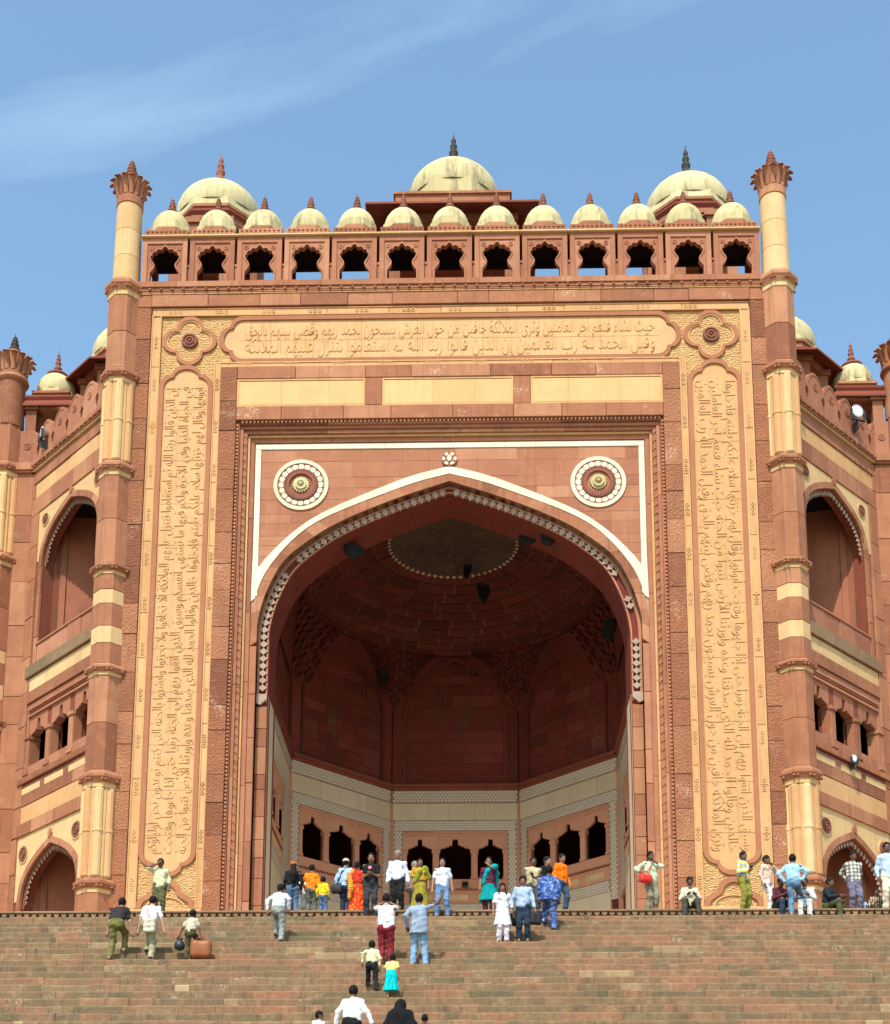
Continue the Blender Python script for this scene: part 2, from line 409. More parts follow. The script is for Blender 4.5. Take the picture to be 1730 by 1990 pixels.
# ---- outer rough border
b0 = MB()
for s in (-1, 1): b0.box(FAC, min(s*10.33, s*10.98), max(s*10.33, s*10.98), 0, 23.1, -.06, .06)
b0.box(FAC, -10.33, 10.33, 22.62, 23.1, -.06, .06)
bo = O('outer_border', b0, 'red_dark', gate)
for s in (-1, 1):
    a, b = sorted((s*10.34, s*10.96)); blocks(FAC, a, b, 1.05, 22.6, -.10, .0, 'red_rough', bo, 1.35)
    blocks(FAC, a, b, 22.62, 23.1, -.10, 0, 'red_speck', bo, 1.0)
blocks(FAC, -10.34, 10.34, 22.63, 23.1, -.10, .0, 'red_speck', bo, 1.75, 'u')
# ---- cream moulded strips
fr = MB()
for s in (-1, 1): fr.box(FAC, min(s*9.97, s*10.33), max(s*9.97, s*10.33), 1.05, 22.62, .03, .06)
fr.box(FAC, -9.97, 9.97, 22.3, 22.62, .03, .06)
fro = O('inscription_border', fr, 'cream', gate)
def strip(a, b, z0, z1, along, par=fro):
    blocks(FAC, a, b, z0, z1, -.02, .05, 'cream', par, 2.1, along, jit=.006)
    # raised fillets on both edges and carved motifs
    mb = MB(); e = .045
    if along == 'z':
        for q in (a, b-e): mb.box(FAC, q, q+e, z0, z1, -.045, -.02)
    else:
        for q in (z0, z1-e): mb.box(FAC, a, b, q, q+e, -.045, -.02)
    O('fillet', mb, 'cream', par)
    mb = MB(); lo, hi = (z0, z1) if along == 'z' else (a, b); q = lo+.8
    while q < hi-.5:
        for dq in (-.16, .0, .16):
            cu, cz = ((a+b)/2, q+dq) if along == 'z' else (q+dq, (z0+z1)/2)
            mb.disc(FAC, cu, cz, .035, .065, -.04, -.01, 10)
        q += 1.62
    O('carved_motif', mb, 'cream', par, kind='stuff')
for s in (-1, 1):
    a, b = sorted((s*9.98, s*10.32)); strip(a, b, 1.05, 22.3, 'z')
    a, b = sorted((s*7.86, s*8.10)); strip(a, b, 1.05, 20.46, 'z')
strip(-10.32, 10.32, 22.3, 22.6, 'u'); strip(-7.86, 7.86, 20.30, 20.50, 'u')
for s in (-1, 1):
    a, b = sorted((s*7.86, s*10.33)); blocks(FAC, a, b, .92, 1.05, -.03, .06, 'cream', fro, 3, 'u')
# ---- carved ground between the strips
g0 = MB()
for s in (-1, 1): g0.box(FAC, min(s*8.1, s*9.98), max(s*8.1, s*9.98), 1.05, 22.3, .045, .06)
g0.box(FAC, -8.1, 8.1, 20.5, 22.3, .045, .06)
O('carved_ground', g0, 'cream_carved', gate)

# ---- lettering
AR = {}
def _ar():
    base = 0xFE80
    L_ = [('\u0621', 0xFE80, 1), ('\u0622', 0xFE81, 2), ('\u0623', 0xFE83, 2), ('\u0624', 0xFE85, 2), ('\u0625', 0xFE87, 2), ('\u0626', 0xFE89, 4), ('\u0627', 0xFE8D, 2), ('\u0628', 0xFE8F, 4), ('\u0629', 0xFE93, 2), ('\u062A', 0xFE95, 4), ('\u062B', 0xFE99, 4), ('\u062C', 0xFE9D, 4), ('\u062D', 0xFEA1, 4), ('\u062E', 0xFEA5, 4), ('\u062F', 0xFEA9, 2), ('\u0630', 0xFEAB, 2), ('\u0631', 0xFEAD, 2), ('\u0632', 0xFEAF, 2)]
    c = 0xFEB1
    for ch in '\u0633\u0634\u0635\u0636\u0637\u0638\u0639\u063A\u0641\u0642\u0643\u0644\u0645\u0646\u0647': L_.append((ch, c, 4)); c += 4
    L_ += [('\u0648', 0xFEED, 2), ('\u0649', 0xFEEF, 2), ('\u064A', 0xFEF1, 4)]
    for a, b, k in L_: AR[a] = (b, k)
_ar()
def shape_ar(s):
    o = []; i = 0; prev = False
    while i < len(s):
        ch = s[i]
        if ch not in AR: o.append(ch); prev = False; i += 1; continue
        c, k = AR[ch]; nxt = s[i+1] if i+1 < len(s) else ' '
        if ch == '\u0644' and nxt in '\u0627\u0623\u0625\u0622':
            lg = {'\u0622': 0xFEF5, '\u0623': 0xFEF7, '\u0625': 0xFEF9, '\u0627': 0xFEFB}[nxt]; o.append(chr(lg+(1 if prev else 0))); prev = False; i += 2; continue
        jn = k == 4 and nxt in AR and AR[nxt][1] > 1
        if k == 1: o.append(chr(c))
        elif k == 2: o.append(chr(c+(1 if prev else 0)))
        else: o.append(chr(c+(3 if prev and jn else 1 if prev else 2 if jn else 0)))
        prev = jn; i += 1
    return ''.join(reversed(o))
V1 = 'وسيق الذين اتقوا ربهم إلى الجنة زمرا حتى إذا جاءوها وفتحت أبوابها وقال لهم خزنتها سلام عليكم طبتم فادخلوها خالدين وقالوا الحمد لله الذي صدقنا وعده وأورثنا الأرض نتبوأ من الجنة'
V2 = 'حيث نشاء فنعم أجر العاملين وترى الملائكة حافين من حول العرش يسبحون بحمد ربهم وقضي بينهم بالحق وقيل الحمد لله رب العالمين'
V3 = 'إن الذين قالوا ربنا الله ثم استقاموا تتنزل عليهم الملائكة ألا تخافوا ولا تحزنوا وأبشروا بالجنة التي كنتم توعدون نحن أولياؤكم في الحياة الدنيا وفي الآخرة ولكم فيها ما تشتهي أنفسكم'
def text_mesh(s):
    c = bpy.data.curves.new('lettering', 'FONT'); c.body = shape_ar(s); c.size = 1; c.extrude = .5; c.resolution_u = 2; c.offset = -.012; c.fill_mode = 'BOTH'
    o = bpy.data.objects.new('lettering', c); col.objects.link(o)
    dg = bpy.context.evaluated_depsgraph_get(); dg.update()
    me = bpy.data.meshes.new_from_object(o.evaluated_get(dg)); bpy.data.objects.remove(o)
    v = np.empty(len(me.vertices)*3); me.vertices.foreach_get('co', v)
    return me, v.reshape(-1, 3)
def lettering(txt, rows, length, height, place, parent):
    ws = txt.split(); n = len(txt); parts = []; cur = []; acc = 0
    for wd in ws:
        cur.append(wd); acc += len(wd)+1
        if acc >= n*(len(parts)+1)/rows and len(parts) < rows-1: parts.append(' '.join(cur)); cur = []
    parts.append(' '.join(cur))
    rh = height/rows
    for r, s in enumerate(parts):
        me, v = text_mesh(s)
        x0, x1 = v[:, 0].min(), v[:, 0].max(); y0, y1 = v[:, 1].min(), v[:, 1].max()
        a = (v[:, 0]-x0)/(x1-x0)*length-length/2
        b = (v[:, 1]-y0)/(y1-y0)*rh*1.34+height/2-rh*(r+1)-.17*rh
        dd = np.where(v[:, 2] > 0, .008, .04)
        co = np.array([place(p, q, k) for p, q, k in zip(a, b, dd)], dtype=np.float32)
        me.vertices.foreach_set('co', co.ravel()); me.update()
        me.materials.clear(); me.materials.append(MATS['cream'])
        O('lettering', me, None, parent, kind='stuff')
# ---- script panels with red lobed frames
PZ = (20.26, 2.25)
for s, txt in ((1, V1+' '+V2), (-1, V3+' '+V1)):
    cu = s*9.05
    inn = dedupe(lobed(.765, PZ[0], PZ[1])); inn = [(u+cu, z) for u, z in inn]; outl = [(u+cu, z) for u, z in dedupe(lobed(.93, PZ[0]+.165, PZ[1]-.165, .37/.72, .479, .49))]
    mb = MB(); mb.poly(FAC, inn, .03, .06); pn = O('inscription_panel', mb, 'cream', gate)
    mb = MB(); mb.ring(FAC, outl, inn, -.03, .06)
    O('panel_frame', mb, 'frame_red', pn)
    if s > 0: pl = lambda p, q, k, cu=cu: (cu+q, k, 11.25+p*-1)
    else: pl = lambda p, q, k, cu=cu: (cu-q, k, 11.25+p)
    lettering(txt, 3, 16.7, 1.44, pl, pn)
    # joints across the panel
    mb = MB(); z = 3.5
    while z < 19: mb.box(FAC, cu-.765, cu+.765, z, z+.012, .026, .05); z += rnd.uniform(1.5, 2.3)
    O('joint', mb, 'red_stone', pn)
    # half flower below the panel
    o1 = [(cu+.93*math.cos(a), 1.06+.62*math.sin(a)) for a in [math.pi*i/16 for i in range(17)]]
    o2 = [(cu+.66*math.cos(a), 1.06+.40*math.sin(a)) for a in [math.pi*i/16 for i in range(17)]]
    lob = catmull([(cu+.95, 1.06), (cu+.88, 1.35), (cu+.62, 1.52), (cu+.5, 1.62), (cu+.36, 1.9), (cu, 2.04), (cu-.36, 1.9), (cu-.5, 1.62), (cu-.62, 1.52), (cu-.88, 1.35), (cu-.95, 1.06)], 3)
    lobi = catmull([(cu+.78, 1.06), (cu+.72, 1.25), (cu+.52, 1.38), (cu+.38, 1.5), (cu+.26, 1.74), (cu, 1.86), (cu-.26, 1.74), (cu-.38, 1.5), (cu-.52, 1.38), (cu-.72, 1.25), (cu-.78, 1.06)], 3)
    mb = MB(); mb.ring(FAC, lob, lobi, -.03, .06, closed=False); O('half_flower', mb, 'frame_red', pn)
    mb = MB(); mb.ring(FAC, o2, [(cu+(u-cu)*.9, 1.06+(z-1.06)*.9) for u, z in o2], .0, .06, closed=False); O('half_flower_ring', mb, 'cream', pn)
inn = [(z, u) for u, z in lobed(.75, 7.80, -7.80)][::-1]; inn = dedupe([(u, z+21.38) for u, z in inn]); outl = dedupe([(z, u+21.38) for u, z in lobed(.915, 7.965, -7.965, .37/.72, .479, .49)][::-1])
mb = MB(); mb.poly(FAC, inn, .03, .06); pn = O('inscription_panel', mb, 'cream', gate)
mb = MB(); mb.ring(FAC, outl, inn, -.03, .06); O('panel_frame', mb, 'frame_red', pn)
lettering(V2+' '+V3[:58], 2, 14.1, 1.38, lambda p, q, k: (p, k, 21.38+q), pn)
mb = MB(); x = -6.2
while x < 6.5: mb.box(FAC, x, x+.012, 20.64, 22.12, .026, .05); x += rnd.uniform(1.2, 2.4)
mb.box(FAC, -7.2, 7.2, 21.36, 21.37, .026, .05); O('joint', mb, 'red_stone', pn)
# ---- quatrefoil medallions
def quatre(cu, cz, d, r, n=9):
    s = (d+math.sqrt(max(0, 2*r*r-d*d)))/2; o = []
    for q in range(4):
        a0 = q*math.pi/2; h = math.atan2(s, s-d)
        for i in range(n):
            a = -h+2*h*i/(n-1)*(1 if True else 0)
            x, y = d+r*math.cos(a), r*math.sin(a)
            o.append((cu+x*math.cos(a0)-y*math.sin(a0), cz+x*math.sin(a0)+y*math.cos(a0)))
    return dedupe(o)
for s in (-1, 1):
    cu, cz = s*8.985, 21.36
    q1, q2 = quatre(cu, cz, .48, .47), quatre(cu, cz, .42, .385)
    mb = MB(); mb.ring(FAC, q1, q2, -.03, .06); md = O('quatrefoil_medallion', mb, 'frame_red', gate)
    mb = MB(); mb.poly(FAC, q2, .035, .06); O('medallion_ground', mb, 'cream_carved', md)
    mb = MB(); mb.ring(FAC, q2, quatre(cu, cz, .40, .35), -.005, .05); O('medallion_fillet', mb, 'cream', md)
    mb = MB(); mb.disc(FAC, cu, cz, .0, .29, -.02, .05, 24); mb.disc(FAC, cu, cz, .21, .26, -.06, -.02, 24); mb.disc(FAC, cu, cz, .10, .15, -.07, -.02, 20); mb.dome(FAC, cu, cz, .06, -.02, .07)
    O('boss', mb, 'finial_red', md)
# ---- inner rough border with three flat panels
b1 = MB()
for s in (-1, 1): b1.box(FAC, min(s*7.27, s*7.86), max(s*7.27, s*7.86), 0, 20.3, -.05, .06)
b1.box(FAC, -7.27, 7.27, 18.25, 20.3, -.02, .06)
bi = O('inner_border', b1, 'red_dark', gate)
for s in (-1, 1):
    a, b = sorted((s*7.28, s*7.85)); blocks(FAC, a, b, .85, 20.29, -.09, .0, 'red_rough', bi, 1.25)
blocks(FAC, -7.27, 7.27, 19.82, 20.29, -.09, 0, 'red_speck', bi, 2.2, 'u')
blocks(FAC, -7.27, 7.27, 18.26, 18.76, -.09, 0, 'red_speck', bi, 1.9, 'u')
for a, b in ((-2.87, -2.3), (2.2, 2.77)): blocks(FAC, a, b, 18.77, 19.81, -.09, 0, 'red_speck', bi, 1.2)
for a, b in ((-7.27, -2.88), (-2.29, 2.19), (2.78, 7.27)):
    mb = MB(); mb.box(FAC, a, b, 18.77, 19.81, -.03, .02, 0); fp = O('flat_panel', mb, 'cream_flat', gate)
    blocks(FAC, a+.02, b-.02, 18.85, 19.73, -.045, .0, 'cream_flat', fp, 1.5, 'u', gap=.006, c=.006, jit=.003)
    mb = MB(); mb.ring(FAC, [(a, 18.77), (b, 18.77), (b, 19.81), (a, 19.81)], [(a+.06, 18.83), (b-.06, 18.83), (b-.06, 19.75), (a+.06, 19.75)], -.065, 0); O('panel_edge', mb, 'cream', fp)
# ---- stepped recess moulding
steps = [(7.27, 7.15, .02, 'red_stone'), (7.15, 7.03, .10, 'red_pink'), (7.03, 6.90, .17, 'red_stone'), (6.90, 6.82, .25, 'cream'), (6.82, 6.66, .33, 'red_pink')]
rm = MB()
for s in (-1, 1): rm.box(FAC, min(s*6.66, s*7.27), max(s*6.66, s*7.27), 0, 18.25, .42, .47)
rmo = O('recess_moulding', rm, 'red_dark', gate)
for o_, i_, d_, m_ in steps:
    zt = 18.25-(7.27-o_); zi = 18.25-(7.27-i_)
    for s in (-1, 1):
        a, b = sorted((s*i_, s*o_)); blocks(FAC, a, b, 0, zi, d_, .46, m_, rmo, 3.0, jit=.004, gap=.006, c=.012)
    blocks(FAC, -o_, o_, zi, zt, d_, .46, m_, rmo, 3.4, 'u', jit=.004, gap=.006, c=.012)
mb = MB()
z = .9
while z < 18.1:
    for s in (-1, 1): mb.box(FAC, s*7.22-.035, s*7.22+.035, z, z+.075, -.045, .03)
    z += .135
x = -7.1
while x < 7.1: mb.poly(FAC, [(x, 18.24), (x+.10, 18.24), (x+.05, 18.14)], -.045, .03); x += .135
O('dentil_row', mb, 'red_stone', rmo, kind='stuff')
mb = MB(); z = .9
while z < 18.0:
    for s in (-1, 1):
        mb.add([(s*6.905, .145, z), (s*7.025, .145, z+.10), (s*7.025, .145, z+.24), (s*6.905, .145, z+.14), (s*6.905, .18, z-.01), (s*7.025, .18, z+.09), (s*7.025, .18, z+.25), (s*6.905, .18, z+.15)],
               [(0, 1, 2, 3), (0, 4, 5, 1), (2, 6, 7, 3), (1, 5, 6, 2), (0, 3, 7, 4)])
    z += .30
O('rope_carving', mb, 'red_stone', rmo, kind='stuff')
# ---- spandrel
SD = .40
EXT = catmull([(0, 16.45), (1.0, 16.18), (1.99, 15.82), (4.04, 14.95), (5.16, 14.19), (6.08, 13.05), (6.48, 12.1), (6.64, 11.2), (6.66, 10.2)], 5)
WOUT = catmull([(0, 16.72), (1.0, 16.46), (1.99, 16.10), (4.05, 15.17), (5.17, 14.43), (6.13, 13.45), (6.50, 12.9)], 5)
def ext_z(x):
    xs = [p[0] for p in EXT if p[1] > 10.4]; ys = [p[1] for p in EXT if p[1] > 10.4]
    return float(np.interp(abs(x), xs, ys)) if abs(x) <= 6.66 else -9
sp = MB(); sp.poly(FAC, [(6.66, 10.2), (6.66, 17.65), (-6.66, 17.65)]+[(-x, z) for x, z in EXT[::-1]]+[(x, z) for x, z in EXT[1:-1]], SD+.016, .47)
spo = O('spandrel', sp, 'mortar', gate)
zrow = 17.40; 
while zrow > 12.1:
    h = rnd.uniform(.34, .62); z0 = max(12.0, zrow-h); x = -6.45
    while x < 6.45:
        x1 = min(6.45, x+rnd.uniform(1.0, 2.3)); 
        if 6.45-x1 < .4: x1 = 6.45
        xs = np.linspace(x+.006, x1-.006, 7); bot = [max(z0+.006, ext_z(v)) for v in xs]
        keep = [(v, q) for v, q in zip(xs, bot) if q < zrow-.02]
        if len(keep) >= 2:
            m1 = MB(); m1.poly(FAC, [(v, q) for v, q in keep]+[(keep[-1][0], zrow-.006), (keep[0][0], zrow-.006)], SD+rnd.uniform(.0, .012), SD+.05)
            O('stone', m1, 'red_pink', spo)
        x = x1
    zrow = z0
# white marble lines
mbw = MB(); mbw.box(FAC, -6.64, 6.64, 17.60, 17.61, SD-.0, SD+.05)
wl = O('marble_line', mbw, 'marble', gate)
for a, b in ((-6.64, -2.2), (-2.19, 1.9), (1.91, 6.64)):
    m1 = MB(); m1.box(FAC, a, b, 17.42, 17.62, SD-.03, SD+.04, .008); O('marble_slab', m1, 'marble', wl)
for s in (-1, 1):
    for z0, z1 in ((15.6, 17.415), (13.9, 15.595), (12.0, 13.895)):
        m1 = MB(); a, b = sorted((s*6.45, s*6.64)); m1.box(FAC, a, b, z0, z1, SD-.028, SD+.04, .008); O('marble_slab', m1, 'marble', wl)
    WI = [EXT[round(i*(len(EXT)-11)/(len(WOUT)-1))] for i in range(len(WOUT))]
    n = len(WOUT); segs = 6
    for k in range(segs):
        i0, i1 = round(k*(n-1)/segs), round((k+1)*(n-1)/segs)
        m1 = MB(); A = [(s*x, z) for x, z in WOUT[i0:i1+1]]
        B = []
        for x, z in WOUT[i0:i1+1]:
            # inner edge: nearest point of the extrados
            j = min(range(len(EXT)), key=lambda q: (EXT[q][0]-x)**2+(EXT[q][1]-z)**2); B.append((s*EXT[j][0], EXT[j][1]))
        m1.ring(FAC, A, B, SD-.033, SD+.04, closed=False); O('marble_slab', m1, 'marble', wl)
for s in (-1, 1):
    tp = [(6.64, 13.3), (6.46, 13.1)]+[(x-.0, z) for x, z in EXT if 11.9 < z < 12.95]+[(6.665, 11.8)]
    m1 = MB(); m1.poly(FAC, [(s*x, z) for x, z in tp], SD-.036, SD+.03); O('marble_slab', m1, 'marble', wl)
# voussoirs and pilaster strips
INT = [(6.43*x, 10.37+5.81*y) for x, y in ARCH_H][::-1]
def resample(P, n):
    P = np.array(P); s_ = np.r_[0, np.cumsum(np.hypot(*np.diff(P, axis=0).T))]; t = np.linspace(0, s_[-1], n)
    return [(float(np.interp(q, s_, P[:, 0])), float(np.interp(q, s_, P[:, 1]))) for q in t]
NV = 17
Ei, Ii = resample(EXT, NV*3+1), resample(INT, NV*3+1)
ab = MB(); 
for s in (-1, 1): ab.ring(FAC, [(s*x, z) for x, z in Ei], [(s*x, z) for x, z in Ii], SD+.03, .79, closed=False)
abo = O('arch_band', ab, 'mortar', gate)
for s in (-1, 1):
    for k in range(NV):
        def lerp(P, q, t): return tuple(P[q][i]*(1-t)+P[q+1][i]*t if q+1 < len(P) else P[q][i] for i in (0, 1))
        sl = slice(3*k, 3*k+4); A, B = Ei[sl], Ii[sl]
        A = [A[0] if k == 0 else tuple(np.array(A[0])*.985+np.array(A[1])*.015)]+A[1:3]+[tuple(np.array(A[3])*.985+np.array(A[2])*.015)]
        m1 = MB(); m1.ring(FAC, [(s*x, z) for x, z in A], [(s*x, z) for x, z in B], SD-.015+rnd.uniform(-.006, .006), .795, closed=False)
        O('voussoir', m1, 'red_stone', abo)
    a, b = sorted((s*6.43, s*6.66)); blocks(FAC, a, b, 0, 10.2, SD-.02, .79, 'red_pink', abo, 1.7)
    a, b = sorted((s*6.07, s*6.43)); blocks(FAC, a, b, 0, 8.2, .72, .82, 'red_speck', abo, .75)
# ---- rosettes on the spandrel
pet = MB(); pet.poly(FAC, [(-.075, .60), (.075, .60), (.098, .68), (.088, .735), (.0, .775), (-.088, .735), (-.098, .68)], -.035, .02)
for s in (-1, 1):
    cu, cz = s*5.06, 16.08
    mb = MB(); mb.disc(FAC, cu, cz, .0, .80, SD-.01, SD+.03, 40)
    ro = O('spandrel_rosette', mb, 'red_stone', gate)
    mb = MB(); mb.disc(FAC, cu, cz, .81, .94, SD-.045, SD+.03, 48); O('marble_ring', mb, 'marble', ro)
    p0 = None
    for k in range(20):
        if p0 is None: p0 = O('petal', pet, 'marble', ro); p = p0
        else: p = copy_part(p0, ro)
        p.location = (cu, SD, cz); p.rotation_euler = (0, 2*math.pi*k/20, 0)
    mb = MB(); mb.disc(FAC, cu, cz, .40, .575, SD-.075, SD, 40); O('dark_ring', mb, 'finial_red', ro)
    mb = MB()
    for k in range(44): mb.dome(FAC, cu+.53*math.cos(k*2*math.pi/44), cz+.53*math.sin(k*2*math.pi/44), .025, SD-.07, .03, 6, 2)
    O('bead_ring', mb, 'finial_red', ro, kind='stuff')
    mb = MB()
    st = [((.30 if k % 2 == 0 else .245)*math.cos(k*math.pi/18), (.30 if k % 2 == 0 else .245)*math.sin(k*math.pi/18)) for k in range(36)]
    mb.poly(FAC, [(cu+a, cz+b) for a, b in st], SD-.06, SD); mb.disc(FAC, cu, cz, .12, .19, SD-.12, SD-.06, 24); mb.dome(FAC, cu, cz, .09, SD-.06, .13, 12, 4)
    O('centre_flower', mb, 'dome_plaster', ro)
mb = MB(); mb.disc(FAC, 0, 16.98, 0, .27, SD-.06, SD+.02, 24); tf = O('apex_flower', mb, 'finial_red', gate)
for k in range(7):
    a = R(-40+k*44) if k else 0
    m1 = MB()
    if k == 0: m1.poly(FAC, [(.08*math.cos(t), .02+.115*math.sin(t)) for t in [2*math.pi*i/14 for i in range(14)]], -.03, .01); aa = 0
    else:
        aa = R(60*k-30); m1.poly(FAC, [(-.055, .155), (0, .14), (.055, .155), (.065, .23), (0, .25), (-.065, .23)], -.02, .01)
    p = O('petal', m1, 'marble', tf); p.location = (0, SD-.06, 16.98); p.rotation_euler = (0, aa, 0)
# ---- lotus bud fringe of the great arch
FD = .74
FR = resample([(6.24*x, 10.28+5.74*y) for x, y in ARCH_H][::-1]+[(6.24, 8.6)], 43)
fb = MB(); f1 = resample(INT+[(6.43, 8.35)], 60); f2 = resample([(6.34*x, 10.3+5.80*y) for x, y in ARCH_H][::-1]+[(6.34, 8.35)], 60)
f3 = resample([(6.08*x, 10.2+5.75*y) for x, y in ARCH_H][::-1]+[(6.08, 8.35)], 60); f4 = resample([(6.13*x, 10.22+5.77*y) for x, y in ARCH_H][::-1]+[(6.13, 8.35)], 60)
for s in (-1, 1):
    fb.ring(FAC, [(s*x, z) for x, z in f1], [(s*x, z) for x, z in f2], FD-.02, FD+.06, closed=False)
    fb.ring(FAC, [(s*x, z) for x, z in f4], [(s*x, z) for x, z in f3], FD, FD+.06, closed=False)
fbo = O('arch_fringe', fb, 'red_pink', gate)
MATS['bud'] = stone('bud', (.37, .265, .205), (.28, .19, .14), (.45, .34, .27), .6, .1, 14)
bud = MB(); bud.poly(FAC, [(0, -.15), (.07, -.06), (.125, .0), (.05, .075), (.055, .14), (-.055, .14), (-.05, .075), (-.125, .0), (-.07, -.06)], -.04, .03)
b_0 = None
skip = {(-1, 23), (-1, 24), (1, 26), (1, 27), (1, 28), (1, 31), (1, 32), (1, 33), (1, 34), (-1, 42), (1, 42)}
for s in (-1, 1):
    for k in range(1, 43):
        if (s, k) in skip: continue
        x, z = FR[k]; x0, z0 = FR[k-1]; x2, z2 = FR[min(42, k+1)]
        if b_0 is None: b_0 = O('lotus_bud', bud, 'bud', fbo); p = b_0
        else: p = copy_part(b_0, fbo)
        tx, tz = s*(x2-x0), z2-z0
        p.location = (s*x, FD, z); p.rotation_euler = (0, -math.atan2(tz, tx)+(math.pi if s < 0 else 0), 0)
# corbels at the foot of the fringe
for s in (-1, 1):
    m1 = MB(); a, b = sorted((s*6.08, s*6.44)); m1.poly(FAC, [(a, 8.62), (b, 8.62), (b, 8.30), (s*6.30, 8.24), (s*6.2, 8.34), (a, 8.44)] if s > 0 else [(a, 8.62), (b, 8.62), (b, 8.44), (s*6.2, 8.34), (s*6.30, 8.24), (a, 8.30)], FD-.08, FD+.06); O('fringe_corbel', m1, 'bud', fbo)
# ---- cornice under the kiosks
cn = MB(); cn.box(FAC, -10.98, 10.98, 23.1, 23.14, -.13, .1); cno = O('cornice', cn, 'cream', gate)
def course(z0, z1, d, m, mean=2.0): blocks(FAC, -10.98, 10.98, z0, z1, d, .1, m, cno, mean, 'u', gap=.006, c=.01, jit=.004)
course(23.14, 23.2, -.15, 'red_stone'); course(23.2, 23.32, -.17, 'red_stone', 1.6); course(23.32, 23.54, -.22, 'red_speck', 1.7)
m1 = MB(); m1.dome(FAC, 0, 0, .055, 0, .06, 10, 3); bs = None; x = -10.8
while x < 10.85:
    if bs is None: bs = O('boss', m1, 'red_pink', cno); p = bs
    else: p = copy_part(bs, cno)
    p.location = (x, -.17, 23.25); x += .392
# ---- inlaid dado at the wall foot
def inlay(mb, F, u0, u1, z0, z1, d, p=.17):
    q = p*math.sqrt(3)/2; r = 0; z = z0+q*.5
    while z < z1-q*.25:
        u = u0+p*(.5 if r % 2 == 0 else 0.02)
        while u < u1-p*.2:
            if u > u0+p*.2:
                mb.add([F(u+.23*p*math.cos(a), z+.23*p*math.sin(a), d) for a in [math.pi/3*i for i in range(6)]], [(0, 1, 2, 3, 4, 5)])
                for k in range(6):
                    a = math.pi/6+math.pi/3*k; ca, sa = math.cos(a), math.sin(a)
                    pts = [(.25, 0), (.37, .12), (.49, 0), (.37, -.12)]
                    mb.add([F(u+p*(x*ca-y*sa), z+p*(x*sa+y*ca), d) for x, y in pts], [(0, 1, 2, 3)])
                for k in range(6):
                    a = math.pi/3*k; ca, sa = math.cos(a), math.sin(a)
                    pts = [(.34, 0), (.47, .07), (.47, -.07)]
                    mb.add([F(u+p*(x*ca-y*sa), z+p*(x*sa+y*ca), d) for x, y in pts], [(0, 1, 2)])
            u += p
        z += q; r += 1
for s in (-1, 1):
    a, b = sorted((s*6.7, s*10.96)); mb = MB(); mb.box(FAC, a, b, .0, .85, -.08, .06); dd = O('dado', mb, 'red_pink', gate)
    mb = MB(); inlay(mb, FAC, a+.05, b-.05, .35, .80, -.085); O('inlay', mb, 'inlay_marble', dd, kind='stuff')

# ================================================================== iwan (the great vaulted recess)
A_, B_, YA, YB = 6.5, 2.68, 10.1, 13.9
FACES = {'back': (plane_frame(0, YB, 1, 0, 0, 1), 2.68), 'lb': (plane_frame(-4.59, 12., S2, S2, -S2, S2), 2.69), 'rb': (plane_frame(4.59, 12., S2, -S2, S2, S2), 2.69),
         'ls': (plane_frame(-A_, 6.2, 0, 1, -1, 0), 3.9), 'rs': (plane_frame(A_, 6.2, 0, -1, 1, 0), 3.9)}
def bracket_opening(u0, u1, zb, zs, za):
    """window opening with stepped bracket head: list right foot -> left foot"""
    c = (u0+u1)/2; h = (u1-u0)/2
    Rr = [(h, zb), (h, zs-.12), (h*.93, zs-.10), (h*.90, zs), (h*.62, zs+.03), (h*.50, zs+.10), (h*.42, zs+.06), (h*.34, zs+.16), (h*.20, zs+.12), (h*.16, za), ]
    return [(c+x, z) for x, z in Rr]+[(c-x, z) for x, z in Rr[::-1]]
